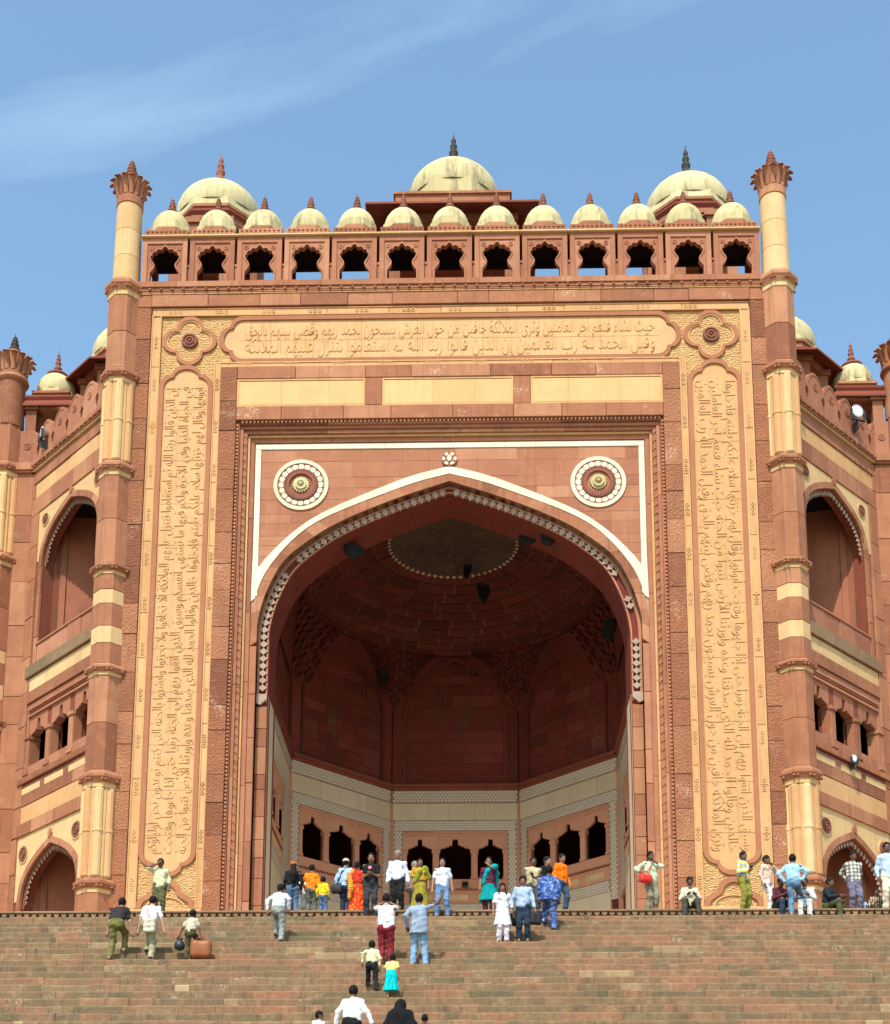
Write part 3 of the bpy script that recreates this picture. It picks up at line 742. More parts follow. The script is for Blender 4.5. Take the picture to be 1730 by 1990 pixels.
for fn, (F, hl) in FACES.items():
    side = fn in ('ls', 'rs')
    base = MB()
    # solid wall with three gallery openings and a door below
    wins = ((-2.03, -.95), (-.675, .675), (.95, 2.03)); zb_, ztop = 6.1, 8.22
    base.box(F, -hl, hl, 8.0, 15.2 if not side else 16.2, .12, .3)
    base.box(F, -hl, hl, 0, 6.1, .12, .3)
    cuts = [-hl]+[q for w_ in wins for q in w_]+[hl]
    for i in range(0, len(cuts), 2): base.box(F, cuts[i], cuts[i+1], 6.1, 8.0, .12, .24)
    wo = O('iwan_wall', base, 'shaded_red', gate)
    # lower inlaid storey
    m = MB(); m.box(F, -hl, hl, 9.45, 10.0, .02, .12); O('band_ground', m, 'inlay_ground', wo)
    m = MB(); inlay(m, F, -hl+.03, hl-.03, 9.49, 9.97, .016, .145); O('inlay', m, 'inlay_marble', wo, kind='stuff')
    blocks(F, -hl, hl, 8.69, 9.44, .03, .12, 'beige', wo, 1.4, 'u', gap=.008, c=.006, jit=.004)
    m = MB()
    for a, b, z0, z1 in ((-hl+.06, hl-.06, 8.22, 8.66), (-hl+.06, -2.2, 4.2, 8.22), (2.2, hl-.06, 4.2, 8.22), (-2.2, 2.2, 4.55, 5.05)): m.box(F, a, b, z0, z1, .02, .12)
    O('frame_ground', m, 'inlay_ground', wo)
    m = MB()
    for a, b, z0, z1 in ((-hl+.08, hl-.08, 8.23, 8.65), (-hl+.08, -2.22, 4.2, 8.22), (2.22, hl-.08, 4.2, 8.22), (-2.2, 2.2, 4.57, 5.03)): inlay(m, F, a, b, z0, z1, .016, .125)
    O('inlay', m, 'inlay_marble', wo, kind='stuff')
    m = MB()
    m.box(F, -2.2, 2.2, 5.56, 6.1, .05, .12); m.box(F, -2.2, 2.2, 5.05, 5.56, .03, .12)
    O('gallery_parapet', m, 'lit_hall_red', wo)
    m = MB(); m.box(F, -2.2, 2.2, 0, 4.55, .03, .12); O('dado_panel', m, 'beige', wo)
    m = MB(); u = -2.15
    while u < 2.15:
        m.ring(F, [(u+.07+.075*math.cos(a), 5.70-.10*math.sin(a)) for a in [math.pi*i/6 for i in range(7)]], [(u+.07+.045*math.cos(a), 5.70-.06*math.sin(a)) for a in [math.pi*i/6 for i in range(7)]], .015, .06, closed=False); u += .16
    O('scallop_row', m, 'red_dark', wo, kind='stuff')
    for a, b in ((-1.9, -.95), (-.55, .55), (.95, 1.9)):
        m = MB(); m.box(F, a, b, 5.18, 5.42, .015, .1, .008); O('cream_panel', m, 'cream_pale', wo)
    # gallery screen: polygon plates with bracketed openings
    for (a, b), (l, r) in zip(wins, ((-2.2, -.81), (-.81, .81), (.81, 2.2))):
        op_ = bracket_opening(a, b, 6.1, 7.45, 7.86)
        m = MB(); m.poly(F, [(r, 6.1), (r, 8.22), (l, 8.22), (l, 6.1)]+op_[::-1], .06, .16); so_ = O('gallery_bay', m, 'lit_hall_red', wo)
        m2 = MB(); m2.box(F, l+.1, r-.1, 7.98, 8.05, .03, .08); m2.box(F, l+.06, r-.06, 8.12, 8.2, .02, .08); O('bay_moulding', m2, 'lit_hall_red', wo)
    for u in (-2.115, -.81, .81, 2.115):
        m = MB(); hw = .085 if abs(u) > 2 else .13; m.box(F, u-hw, u+hw, 6.1, 7.22, .0, .2, .015); m.box(F, u-hw-.04, u+hw+.04, 7.22, 7.34, -.03, .2, .015); m.box(F, u-hw-.03, u+hw+.03, 6.1, 6.2, -.02, .2, .01)
        O('gallery_column', m, 'lit_hall_red', wo)
    for q in (-hl, hl-.06):
        m = MB(); m.box(F, q, q+.06, 0, 9.45, .0, .12); O('corner_strip', m, 'lit_hall_red', wo)
    # cornice over the lower storey
    m = MB(); m.box(F, -hl-.05, hl+.05, 10.0, 10.12, -.05, .12); m.box(F, -hl-.08, hl+.08, 10.12, 10.26, -.14, .12); O('string_course', m, 'red_dark', wo)
    # upper stones inside the arched panel
    if True:
        aw = 2.08 if not side else 3.4; zs, rz = 12.9, 3.0
        z = 10.26
        while z < 15.9:
            h = rnd.uniform(.38, .55); u = -aw
            while u < aw:
                u1 = min(aw, u+rnd.uniform(.7, 1.5))
                if aw-u1 < .3: u1 = aw
                xs = np.linspace(u+.012, u1-.012, 5); top = [min(z+h-.02, max(z, arch_z(v, zs, aw, rz)) if z+h > zs else z+h-.02) for v in xs]
                kp = [(v, q) for v, q in zip(xs, top) if q > z+.03]
                if len(kp) >= 2:
                    m = MB(); m.poly(F, [(kp[0][0], z), (kp[-1][0], z)]+kp[::-1], .085+rnd.uniform(-.006, .006), .13); O('stone', m, 'shaded_red', wo)
                u = u1
            z += h
        ri = [(aw, 10.26)]+arch(0, zs, aw, rz)+[(-aw, 10.26)]
        ro_ = [(aw+.14, 10.26)]+arch(0, zs, aw+.14, rz+.17)+[(-aw-.14, 10.26)]
        m = MB(); m.ring(F, ro_, ri, -.02, .13, closed=False); O('panel_arch', m, 'shaded_red', wo)
        rx = [(hl, 10.26), ]+[(min(hl, (aw+.14)*x/aw*1.0), z) for x, z in []]
        # flat surround between panel arch and the corner
        for s in (-1, 1):
            pr = [(s*hl, 10.26), (s*hl, 16.1)]+[(0, 16.1)]+[(s*x, z) for x, z in arch(0, zs, aw+.14, rz+.17)[:len(ARCH_H)][::-1]]+[(s*(aw+.14), 10.26)]
            m = MB(); m.poly(F, pr, .05, .13); O('arch_surround', m, 'shaded_red', wo)
# net vault and dome
DC = (0, 8.0); DR, DZ, DH = 5.95, 16.1, 2.2
poly = [(-A_, 2.2), (-A_, YA), (-B_, YB), (B_, YB), (A_, YA), (A_, 2.2)]
net = MB(); npts = []; stone('vault_stone', (.125, .022, .014), (.07, .015, .011), (.17, .035, .022), .8, .25, 8, stain=.8); stone('vault_mortar', (.22, .09, .055), (.12, .05, .03), (.3, .14, .09), .3, .1, 9)  # vault stones darkened: shade under the dome put into the colour
rings_n = 6
def ray_poly(a):
    dx, dy = math.cos(a), math.sin(a); best = 9
    for (x0, y0), (x1, y1) in zip(poly, poly[1:]+poly[:1]):
        ex, ey = x1-x0, y1-y0; den = dx*ey-dy*ex
        if abs(den) < 1e-9: continue
        t = ((x0-DC[0])*ey-(y0-DC[1])*ex)/den; q = ((x0-DC[0])*dy-(y0-DC[1])*dx)/den
        if t > 0 and -1e-6 <= q <= 1+1e-6: best = min(best, t)
    return best
NA = 128
wz = []
for i in range(NA):
    a = 2*math.pi*i/NA; rr = ray_poly(a); k = max(0, (rr-5.9)/.6); z0_ = 16.05-2.7*min(1, k)**.8; wz.append((a, rr, z0_ if math.sin(a) > -.3 else max(z0_, arch_z(rr*math.cos(a), 10.2, 6.05, 5.75)+.12)))
P = []; 
for j in range(rings_n+1):
    t = j/rings_n
    for a, rr, z0 in wz:
        r = rr+(DR-rr)*(t**1.3); z = z0+(DZ-z0)*(1-(1-t)**1.2); P.append((DC[0]+r*math.cos(a), DC[1]+r*math.sin(a), z))
fs = [(j*NA+i, j*NA+(i+1) % NA, (j+1)*NA+(i+1) % NA, (j+1)*NA+i) for j in range(rings_n) for i in range(NA)]
net.add(P, fs)
dome_prof = [(DR*math.cos(t), DZ+DH*math.sin(t)-.0) for t in [math.pi/2*i/14 for i in range(15)]]
dmb = MB(); dmb.lathe((DC[0], DC[1], .06), [(r+.04, z) for r, z in dome_prof], 64, cap=False)
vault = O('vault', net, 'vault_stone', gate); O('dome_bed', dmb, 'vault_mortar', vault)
_ = stone('vault_stone_b', (.24, .05, .028), (.15, .032, .02), (.30, .075, .042), .6, .2, 10, stain=.7)
# courses of the dome, stone by stone (the half the photograph shows)
for j in range(10):
    t0, t1 = math.pi/2*j/14+.006, math.pi/2*(j+1)/14-.006
    nb = max(8, round(26*math.cos((t0+t1)/2)))
    off = rnd.random()
    for i in range(nb):
        a0 = 2*math.pi*(i+off)/nb+.008/max(.3, math.cos(t0)); a1 = 2*math.pi*(i+1+off)/nb-.008/max(.3, math.cos(t0))
        if math.sin((a0+a1)/2) < -.35: continue
        m = MB(); P = []
        for t in (t0, (t0+t1)/2, t1):
            for q in range(4):
                a = a0+(a1-a0)*q/3; r = DR*math.cos(t)-.02; P.append((DC[0]+r*math.cos(a), DC[1]+r*math.sin(a), DZ+DH*math.sin(t)))
        m.add(P, [(y*4+x, y*4+x+1, y*4+x+5, y*4+x+4) for y in range(2) for x in range(3)]); O('stone', m, 'vault_stone', vault)
# painted apex
m = MB(); m.lathe((DC[0], DC[1], -.045), dome_prof[10:], 40, cap=False); pa = O('painted_apex', m, 'soot_paint' if 'soot_paint' in MATS else stone('soot_paint', (.10, .06, .042), (.02, .014, .012), (.30, .14, .08), .3, .3, 6, stain=.95), vault)
m = MB(); rr = dome_prof[10]
for i in range(60):
    a = 2*math.pi*i/60; r0 = rr[0]-.06
    for q, k in ((0, .05), (.30, .035)):
        z = rr[1]-.075+q*.35; rc = r0-q
        m.add([(DC[0]+(rc+dx)*math.cos(a+da), DC[1]+(rc+dx)*math.sin(a+da), z-dx*.45) for dx, da in ((-k*1.6, 0), (0, k*.6), (k*1.6, 0), (0, -k*.6))], [(0, 1, 2, 3)])
O('painted_flowers', m, 'beige', vault, kind='stuff')
m = MB(); m.lathe((DC[0], DC[1], -.05), [(rr[0]+.0, rr[1]-.02), (rr[0]-.05, rr[1]+.0)], 60, cap=False); O('painted_line', m, 'vault_mortar', vault)
# lozenge net on the pendentives
def net_pt(a, t):
    i = a/(2*math.pi)*NA; i0 = int(i) % NA; f_ = i-int(i); rr = wz[i0][1]*(1-f_)+wz[(i0+1) % NA][1]*f_; z0 = wz[i0][2]*(1-f_)+wz[(i0+1) % NA][2]*f_
    r = rr+(DR-rr)*(t**1.3)-.05; return (DC[0]+r*math.cos(a), DC[1]+r*math.sin(a), z0+(DZ-z0)*(1-(1-t)**1.2))
for ca in [math.atan2(YB-8, B_), math.atan2(YB-8, -B_), math.atan2(YA-8, A_), math.atan2(YA-8, -A_)]:
    for j in range(5):
        t = .12+j*.18; half = 2+j
        for k in range(-half, half+1):
            if (k+j) % 2: continue
            a = (ca+k*.045) % (2*math.pi); s_ = .033
            m = MB(); pts = [net_pt((a+dx) % (2*math.pi), max(0, min(.98, t+dt))) for dx, dt in ((-s_, 0), (0, -.10), (s_, 0), (0, .10))]
            pts2 = [tuple(c*.985+q*.015 for c, q in zip(p_, (DC[0], DC[1], p_[2]))) for p_ in pts]
            m.add(pts+pts2, [(0, 1, 2, 3)]+[(i, (i+1) % 4, 4+(i+1) % 4, 4+i) for i in range(4)]); O('net_lozenge', m, 'vault_stone', vault)
# inner spandrel over the arch, towards the hall
m = MB(); m.poly(FAC, [(-6.6, 10)]+[(-6.05, 10.)]+arch(0, 10.2, 6.05, 5.75)[::-1]+[(6.05, 10.), (6.6, 10), (6.6, 18.5), (-6.6, 18.5)], 2.3, 2.32); O('inner_spandrel', m, 'shaded_red', gate)
# wild bee combs under the vault
comb_spots = [(-3.35, 1.5, 14.1, .36, .3), (2.75, 1.9, 14.8, .42, .3), (3.4, 1.3, 14.35, .3, .24), (-3.05, 12.75, 14.6, .3, .5), (1.2, 10.0, 17.05, .26, .6), (.55, 9.2, 17.5, .18, .4), (5.9, 6.2, 13.6, .28, .7)]
tips = ['on the left soffit of the great arch', 'on the right soffit of the great arch', 'beside a larger one on the arch soffit', 'on the pendentive at the left rib', 'under the painted apex of the vault', 'at the centre of the painted apex', 'on the right side wall of the recess']
for (x, y, z, wd, ht), tp in zip(comb_spots, tips):
    bmv = MB(); n = 14; P = []
    for j in range(7):
        t = j/6; 
        for i in range(n):
            a = 2*math.pi*i/n; rr_ = math.sqrt(max(0, 1-t*t))*(1+.15*math.sin(3*a+j)); P.append((wd*rr_*math.cos(a), .3*wd*rr_*math.sin(a)+.03*math.sin(j), .25-(ht+.25)*t))
    bmv.add(P, [(j*n+i, j*n+(i+1) % n, (j+1)*n+(i+1) % n, (j+1)*n+i) for j in range(6) for i in range(n)]+[tuple(range(n))])
    o = O('bee_comb', bmv, 'soot_shade_black', smooth=True); o.location = (x, y, z+.1); o.rotation_euler = (0, 0, rnd.uniform(-.5, .5))
    tag(o, 'black hanging wild bee comb '+tp, 'bee comb', 'bee combs in the great arch')

# ================================================================== finials, domes, towers, kiosks
def finial_prof(h, r):
    return [(r*.95, 0), (r, .03*h), (r*.72, .08*h), (r*.40, .12*h), (r*.80, .19*h), (r*.90, .25*h), (r*.62, .33*h), (r*.32, .37*h), (r*.66, .44*h), (r*.66, .49*h), (r*.26, .55*h), (r*.52, .61*h), (r*.50, .66*h), (r*.18, .71*h), (r*.38, .76*h), (r*.30, .82*h), (r*.10, .88*h), (.012, h)]
def finial(c, h, r, mat, parent):
    m = MB(); m.lathe(c, finial_prof(h, r), 14); return O('finial', m, mat, parent, smooth=True)
def oct_prof(c, prof, m, rot=math.pi/8): return m.lathe(c, prof, 8, rot)
def tower(cx, cy, parent, secs, top=None, rad=.56):
    """engaged octagonal tower: secs = (z0, z1, kind)"""
    m = MB(); oct_prof((cx, cy, 0), [(rad*.9, secs[0][0]), (rad*.9, secs[-1][1])], m); to = O('corner_tower', m, 'red_dark', parent)
    for z0, z1, kd in secs:
        if kd in ('r', 'c'):
            n = max(1, round((z1-z0)/1.5)); 
            for i in range(n):
                a, b = z0+(z1-z0)*i/n+.006, z0+(z1-z0)*(i+1)/n-.006
                m = MB(); rr_ = rad+rnd.uniform(-.006, .006); oct_prof((cx, cy, 0), [(rr_-.012, a), (rr_, a+.012), (rr_, b-.012), (rr_-.012, b)], m); O('drum', m, 'red_stone' if kd == 'r' else 'cream_pale', to)
        elif kd == 'g':   # projecting ring
            h = z1-z0; m = MB(); oct_prof((cx, cy, 0), [(rad, z0), (rad+.03, z0+.02), (rad+.03, z0+.26*h), (rad+.07, z0+.28*h)], m); O('ring_fillet', m, 'cream_pale', to)
            m = MB(); oct_prof((cx, cy, 0), [(rad+.02, z0+.26*h), (rad+.06, z0+.30*h), (rad+.14, z0+.52*h), (rad+.17, z0+.56*h), (rad+.17, z0+.72*h), (rad+.06, z0+.92*h), (rad, z1)], m); O('ring', m, 'red_stone', to)
            m = MB()
            for i in range(8):
                a = math.pi/4*i; q = rad+.13
                for da in (-.3, .3): m.lathe((cx+q*math.cos(a+da)*.98, cy+q*math.sin(a+da)*.98, z0+.42*h), [(.01, -.05), (.05, -.02), (.05, .02), (.01, .05)], 8)
            O('ring_bosses', m, 'red_pink', to, kind='stuff')
        elif kd == 'k':   # clustered shafts
            for i in range(16):
                a = math.pi/8*i+math.pi/16; q = rad*.80; big = i % 2 == 0; rr_ = .165 if big else .075
                px_, py_ = cx+(q if big else q+.02)*math.cos(a), cy+(q if big else q+.02)*math.sin(a)
                if math.sin(a) > .5: continue
                m = MB(); mid = z0+(z1-z0)*.52
                prof_ = [(rr_*.75, z0), (rr_, z0+.06)]
                if big: prof_ += [(rr_, mid-.06), (rr_*1.12, mid-.04), (rr_*1.12, mid+.04), (rr_, mid+.06)]
                prof_ += [(rr_, z1-.06), (rr_*.75, z1)]
                m.lathe((px_, py_, 0), prof_, 12); O('cluster_shaft', m, 'cream' if i % 4 else 'cream_pale', to, smooth=False)
            m = MB(); oct_prof((cx, cy, 0), [(rad*.86, z0), (rad*.86, z1)], m); O('cluster_core', m, 'cream', to)
    return to
PETAL = None
def capital(cx, cy, z, rad, parent, mat, n=14, fin=('finial_red', .85, .25)):
    global PETAL
    # neck, two rows of petals, cap and finial
    m = MB(); m.lathe((cx, cy, z), [(rad+.0, -.02), (rad+.03, .0), (rad+.03, .30), (rad-.02, .34)], 28); O('neck', m, mat, parent)
    m = MB(); m.lathe((cx, cy, z), [(rad-.03, .30), (rad-.02, .7), (rad*.75, 1.02), (rad*.72, 1.2)], 24); O('capital_core', m, mat, parent)
    if PETAL is None:
        m = MB(); P = []; T = 9
        for j in range(T):
            t = j/(T-1); x = .42+.27*t**1.6+.02; zz = .62*math.sin(t*1.75)/math.sin(1.75) if t < .9 else .62-.05*(t-.9)/.1
            wd = .078*(1+.55*t)*(math.sqrt(max(.02, 1-((t-.72)/.34)**2)) if t > .72 else 1)
            for q in (-1, -.5, 0, .5, 1): P.append((x-.05*(q*q), q*wd, zz))
        k = 5; Pb = [(x+.045, y, zz-.02) for x, y, zz in P]
        N = len(P); f_ = [(j*k+i, j*k+i+1, (j+1)*k+i+1, (j+1)*k+i) for j in range(T-1) for i in range(k-1)]
        fb_ = [tuple(N+i for i in q[::-1]) for q in f_]
        ed = [(j*k, (j+1)*k, N+(j+1)*k, N+j*k) for j in range(T-1)]+[(j*k+4, N+j*k+4, N+(j+1)*k+4, (j+1)*k+4) for j in range(T-1)]+[((T-1)*k+i, (T-1)*k+i+1, N+(T-1)*k+i+1, N+(T-1)*k+i) for i in range(k-1)]
        m.add(P+Pb, f_+fb_+ed); PETAL = mesh_of('petal', m, mat)
    for i in range(n):
        me = PETAL
        p = O('petal', me, None, parent); p.location = (cx, cy, z+.34); p.rotation_euler = (0, 0, 2*math.pi*i/n+.1); p.scale = (rad/.44,)*2+(1.,)
    m = MB(); m.lathe((cx, cy, z), [(rad*.6, 1.1), (rad*.78, 1.16), (rad*.72, 1.26), (rad*.45, 1.38), (rad*.2, 1.45)], 20); O('cap', m, 'finial_red', parent, smooth=True)
    finial((cx, cy, z+1.24), fin[1], fin[2], fin[0], parent)
SECS = [(0, 1.48, 'r'), (1.48, 2.0, 'g'), (2.0, 5.0, 'k'), (5.0, 5.6, 'g'), (5.6, 8.85, 'r'), (8.85, 9.28, 'g'), (9.28, 10.0, 'r'), (10.0, 10.6, 'c'), (10.6, 11.4, 'r'), (11.4, 11.9, 'c'), (11.9, 12.44, 'r'), (12.44, 12.87, 'g'), (12.87, 16.05, 'r'), (16.05, 16.6, 'g'), (16.6, 19.55, 'k'), (19.55, 20.1, 'g'), (20.1, 22.9, 'r'), (22.9, 23.6, 'g')]
for s in (-1, 1):
    cx, cy = s*11.33, .12
    to = tower(cx, cy, gate, SECS)
    # round cream shaft above the cornice
    zz = 23.6
    for k, (a, b) in enumerate(((23.6, 24.55), (24.56, 25.6), (25.61, 26.66), (26.67, 26.9))):
        m = MB(); r0 = .475-.012*k; m.lathe((cx, cy, 0), [(r0-.008, a), (r0, a+.01), (r0-.01, b-.01), (r0-.018, b)], 32); O('shaft_drum', m, 'cream_pale', to)
    capital(cx, cy, 26.68, .44, to, 'red_stone')
# ---- roof kiosks
K_OPEN = [(x*1.16, z*1.07) for x, z in [(.44, 0), (.44, .38), (.40, .43), (.33, .55), (.30, .63), (.32, .72), (.39, .83), (.435, .93), (.43, 1.0), (.38, 1.03), (.385, 1.09), (.34, 1.15), (.27, 1.14), (.26, 1.2), (.19, 1.25), (.11, 1.22), (.07, 1.28), (0, 1.36)]]
def dome_profile(r, h, drum=.12):
    return [(r*.985, 0), (r, .06*h), (r*1.0, .2*h)]+[(r*math.cos(t), .2*h+.8*h*math.sin(t)) for t in [math.pi/2*i/9 for i in range(1, 9)]]+[(.03, h)]
def make_kiosk():
    F = lambda u, z, d: (u, d, z)
    W = .785
    pts = K_OPEN+[(-x, z) for x, z in K_OPEN[-2::-1]]
    m = MB(); m.poly(F, [(W, 0), (W, 1.76), (-W, 1.76), (-W, 0)]+pts[::-1], -.06, .10, back=True)
    k = O('roof_kiosk', m, 'red_pink', gate)
    m = MB(); m.ring(F, offset_poly(pts, .045), pts, -.09, -.05, closed=False); O('arch_moulding', m, 'red_pink', k)
    m = MB()
    for a, b in ((-W, -W+.17), (W-.17, W)): m.box(F, a, b, 0, 1.76, -.10, -.055, .008)
    m.box(F, -W+.17, W-.17, 1.54, 1.76, -.10, -.055, .008); O('kiosk_frame', m, 'red_pink', k)
    for s in (-1, 1):
        m = MB(); m.disc(F, s*.47, 1.37, .045, .085, -.085, -.05, 16); m.dome(F, s*.47, 1.37, .035, -.06, .03); O('boss', m, 'red_pink', k)
    for s in (-1, 1):
        m = MB(); a, b = sorted((s*(W-.2), s*W)); m.box(F, a, b, 0, 1.76, 1.35, 1.5, 0); m.box(F, a, b, 1.30, 1.76, .1, 1.36); O('rear_pillar', m, 'shaded_red', k)  # rear parts in dark red: shade inside the kiosk painted on
    m = MB(); m.box(F, -W, W, 1.60, 1.76, 1.35, 1.5); m.box(F, -W, W, 1.70, 1.76, .1, 1.5); O('ceiling', m, 'soot_shade_black', k)  # black ceiling: deep kiosk shade painted as colour
    m = MB(); m.box(F, -.83, .83, 1.76, 1.83, -.20, 1.6, .015); O('eave', m, 'cream_pale', k)
    m = MB(); m.box(F, -.76, .76, 1.83, 2.14, -.05, 1.5, .01)
    O('parapet', m, 'red_stone', k)
    m = MB()
    for zz in (1.93, 2.05):
        for i in range(9): m.box(F, -.68+i*.16, -.60+i*.16, zz-.018, zz+.018, -.072, -.04)
    O('parapet_carving', m, 'red_dark', k, kind='stuff')
    m = MB(); oct_prof((0, .72, 0), [(.78, 2.14), (.78, 2.30), (.74, 2.34)], m); O('drum', m, 'red_stone', k)
    m = MB(); oct_prof((0, .72, 0), [(.745, 2.32), (.755, 2.36), (.75, 2.62), (.68, 2.66)], m); O('dome_skirt', m, 'dome_plaster', k)
    m = MB(); m.lathe((0, .72, 2.40), dome_profile(.69, .98), 28, cap=False); O('dome', m, 'dome_plaster', k, smooth=True)
    finial((0, .72, 3.33), .80, .19, 'finial_red', k)
    return k
k0 = make_kiosk()
kiosks = []
for i in range(13):
    x = -9.96+1.66*i
    k = k0 if i == 0 else copy_part(k0, gate)
    k.location = (x, .0, 23.58)
    if i < 12:
        m = MB(); m.box(FAC, x+.78, x+.88, 23.5, 24.22, -.0, .12); m.box(FAC, x+.76, x+.90, 24.22, 24.32, -.04, .14, .008); O('link_baluster', m, 'red_pink', gate)
# ---- large roof pavilions
def pavilion(cx, cy, z0, hp, r, dr, dh, parent, square=False, skirt=.34, fin=(1.6, .32, 'finial_dark'), eave=.9, drum=.55, rot=math.pi/8):
    n = 4 if square else 8; rt = math.pi/4 if square else rot; k = math.sqrt(2) if square else 1/math.cos(math.pi/8)
    def P_(prof_, m): m.lathe((cx, cy, z0), [(q*k, z) for q, z in prof_], n, rt)
    m = MB(); P_([(r+eave*.15, hp), (r+.1, hp+.12), (r+.1, hp+.2)], m); po = O('roof_pavilion', m, 'red_dark', parent)
    for i in range(n):
        a = rt+2*math.pi*i/n; px_, py_ = cx+(r-.2)*k*math.cos(a), cy+(r-.2)*k*math.sin(a)
        m = MB(); m.box(lambda u, z, d: (px_+u, py_+d, z0+z), -.2, .2, 0, hp-.35, -.2, .2, 0); m.box(lambda u, z, d: (px_+u, py_+d, z0+z), -.3, .3, hp-.38, hp-.15, -.3, .3, 0); m.box(lambda u, z, d: (px_+u, py_+d, z0+z), -.3, .3, 0, .25, -.3, .3, 0); O('pillar', m, 'red_stone', po)
    m = MB(); P_([(r-.45, hp-.35), (r, hp-.35), (r, hp)], m); P_([(r-.45, hp-.36), (r-.45, hp-.02)], m); O('beam', m, 'red_stone', po)
    m = MB(); P_([(r-.02, hp-.02), (r+eave, hp-.30), (r+eave, hp-.22), (r-.02, hp+.10)], m); O('eave', m, 'red_dark', po)
    m = MB(); P_([(r-.2, hp+.08), (r-.2, hp+.08+drum), (r-.35, hp+.08+drum)], m); O('drum', m, 'red_stone', po)
    m = MB(); P_([(r-.17, hp+.10), (r-.12, hp+.14), (r-.12, hp+.2), (r-.2, hp+.22)], m); P_([(r-.2, hp+drum-.02), (r-.12, hp+drum), (r-.12, hp+.1+drum), (r-.25, hp+.11+drum)], m); O('drum_moulding', m, 'red_stone', po)
    m = MB()
    for i in range(n):
        a = rt+2*math.pi*(i+.5)/n; ap = (r-.2)*k*math.cos(math.pi/n); ln = 2*(r-.2)*k*math.sin(math.pi/n)
        G = plane_frame(cx+ap*math.cos(a), cy+ap*math.sin(a), -math.sin(a), math.cos(a), -math.cos(a), -math.sin(a)); q = -ln/2+.15
        while q < ln/2-.2: m.poly(G, [(q, z0+hp+.28), (q+.16, z0+hp+.28), (q+.08, z0+hp+.40)], -.03, .02); q += .3
    O('drum_carving', m, 'red_dark', po, kind='stuff')
    zt = hp+.08+drum
    sk0 = skirt*.85
    m = MB(); m.lathe((cx, cy, z0), [(dr*1.03, zt-.02), (dr*1.05, zt+.03), (dr*1.03, zt+skirt), (dr*.9, zt+skirt+.08)], 8, math.pi/8); O('dome_skirt', m, 'dome_plaster', po)
    m = MB(); m.lathe((cx, cy, z0+zt+sk0), dome_profile(dr, dh), 40, cap=False); O('dome', m, 'dome_plaster', po, smooth=True)
    m = MB(); m.lathe((cx, cy, z0+zt+sk0+dh-.06), [(.42, 0), (.40, .08), (.25, .14), (.2, .2)], 20); O('dome_collar', m, 'finial_red', po, smooth=True)
    finial((cx, cy, z0+zt+sk0+dh+.05), fin[0], fin[1], fin[2], po)
    return po
PY = 5.2
pavilion(.05, PY, H0+.2, 5.3, 2.35, 1.80, 1.75, gate, square=True, fin=(1.75, .27, 'finial_dark'), eave=.85, drum=.95, skirt=1.2)
for s in (-1, 1):
    pavilion(s*9.25, PY+.3, H0+.2, 6.15, 1.72, 1.66, 1.62, gate, fin=(1.75, .27, 'finial_red' if s < 0 else 'finial_dark'), eave=.0, drum=.5)

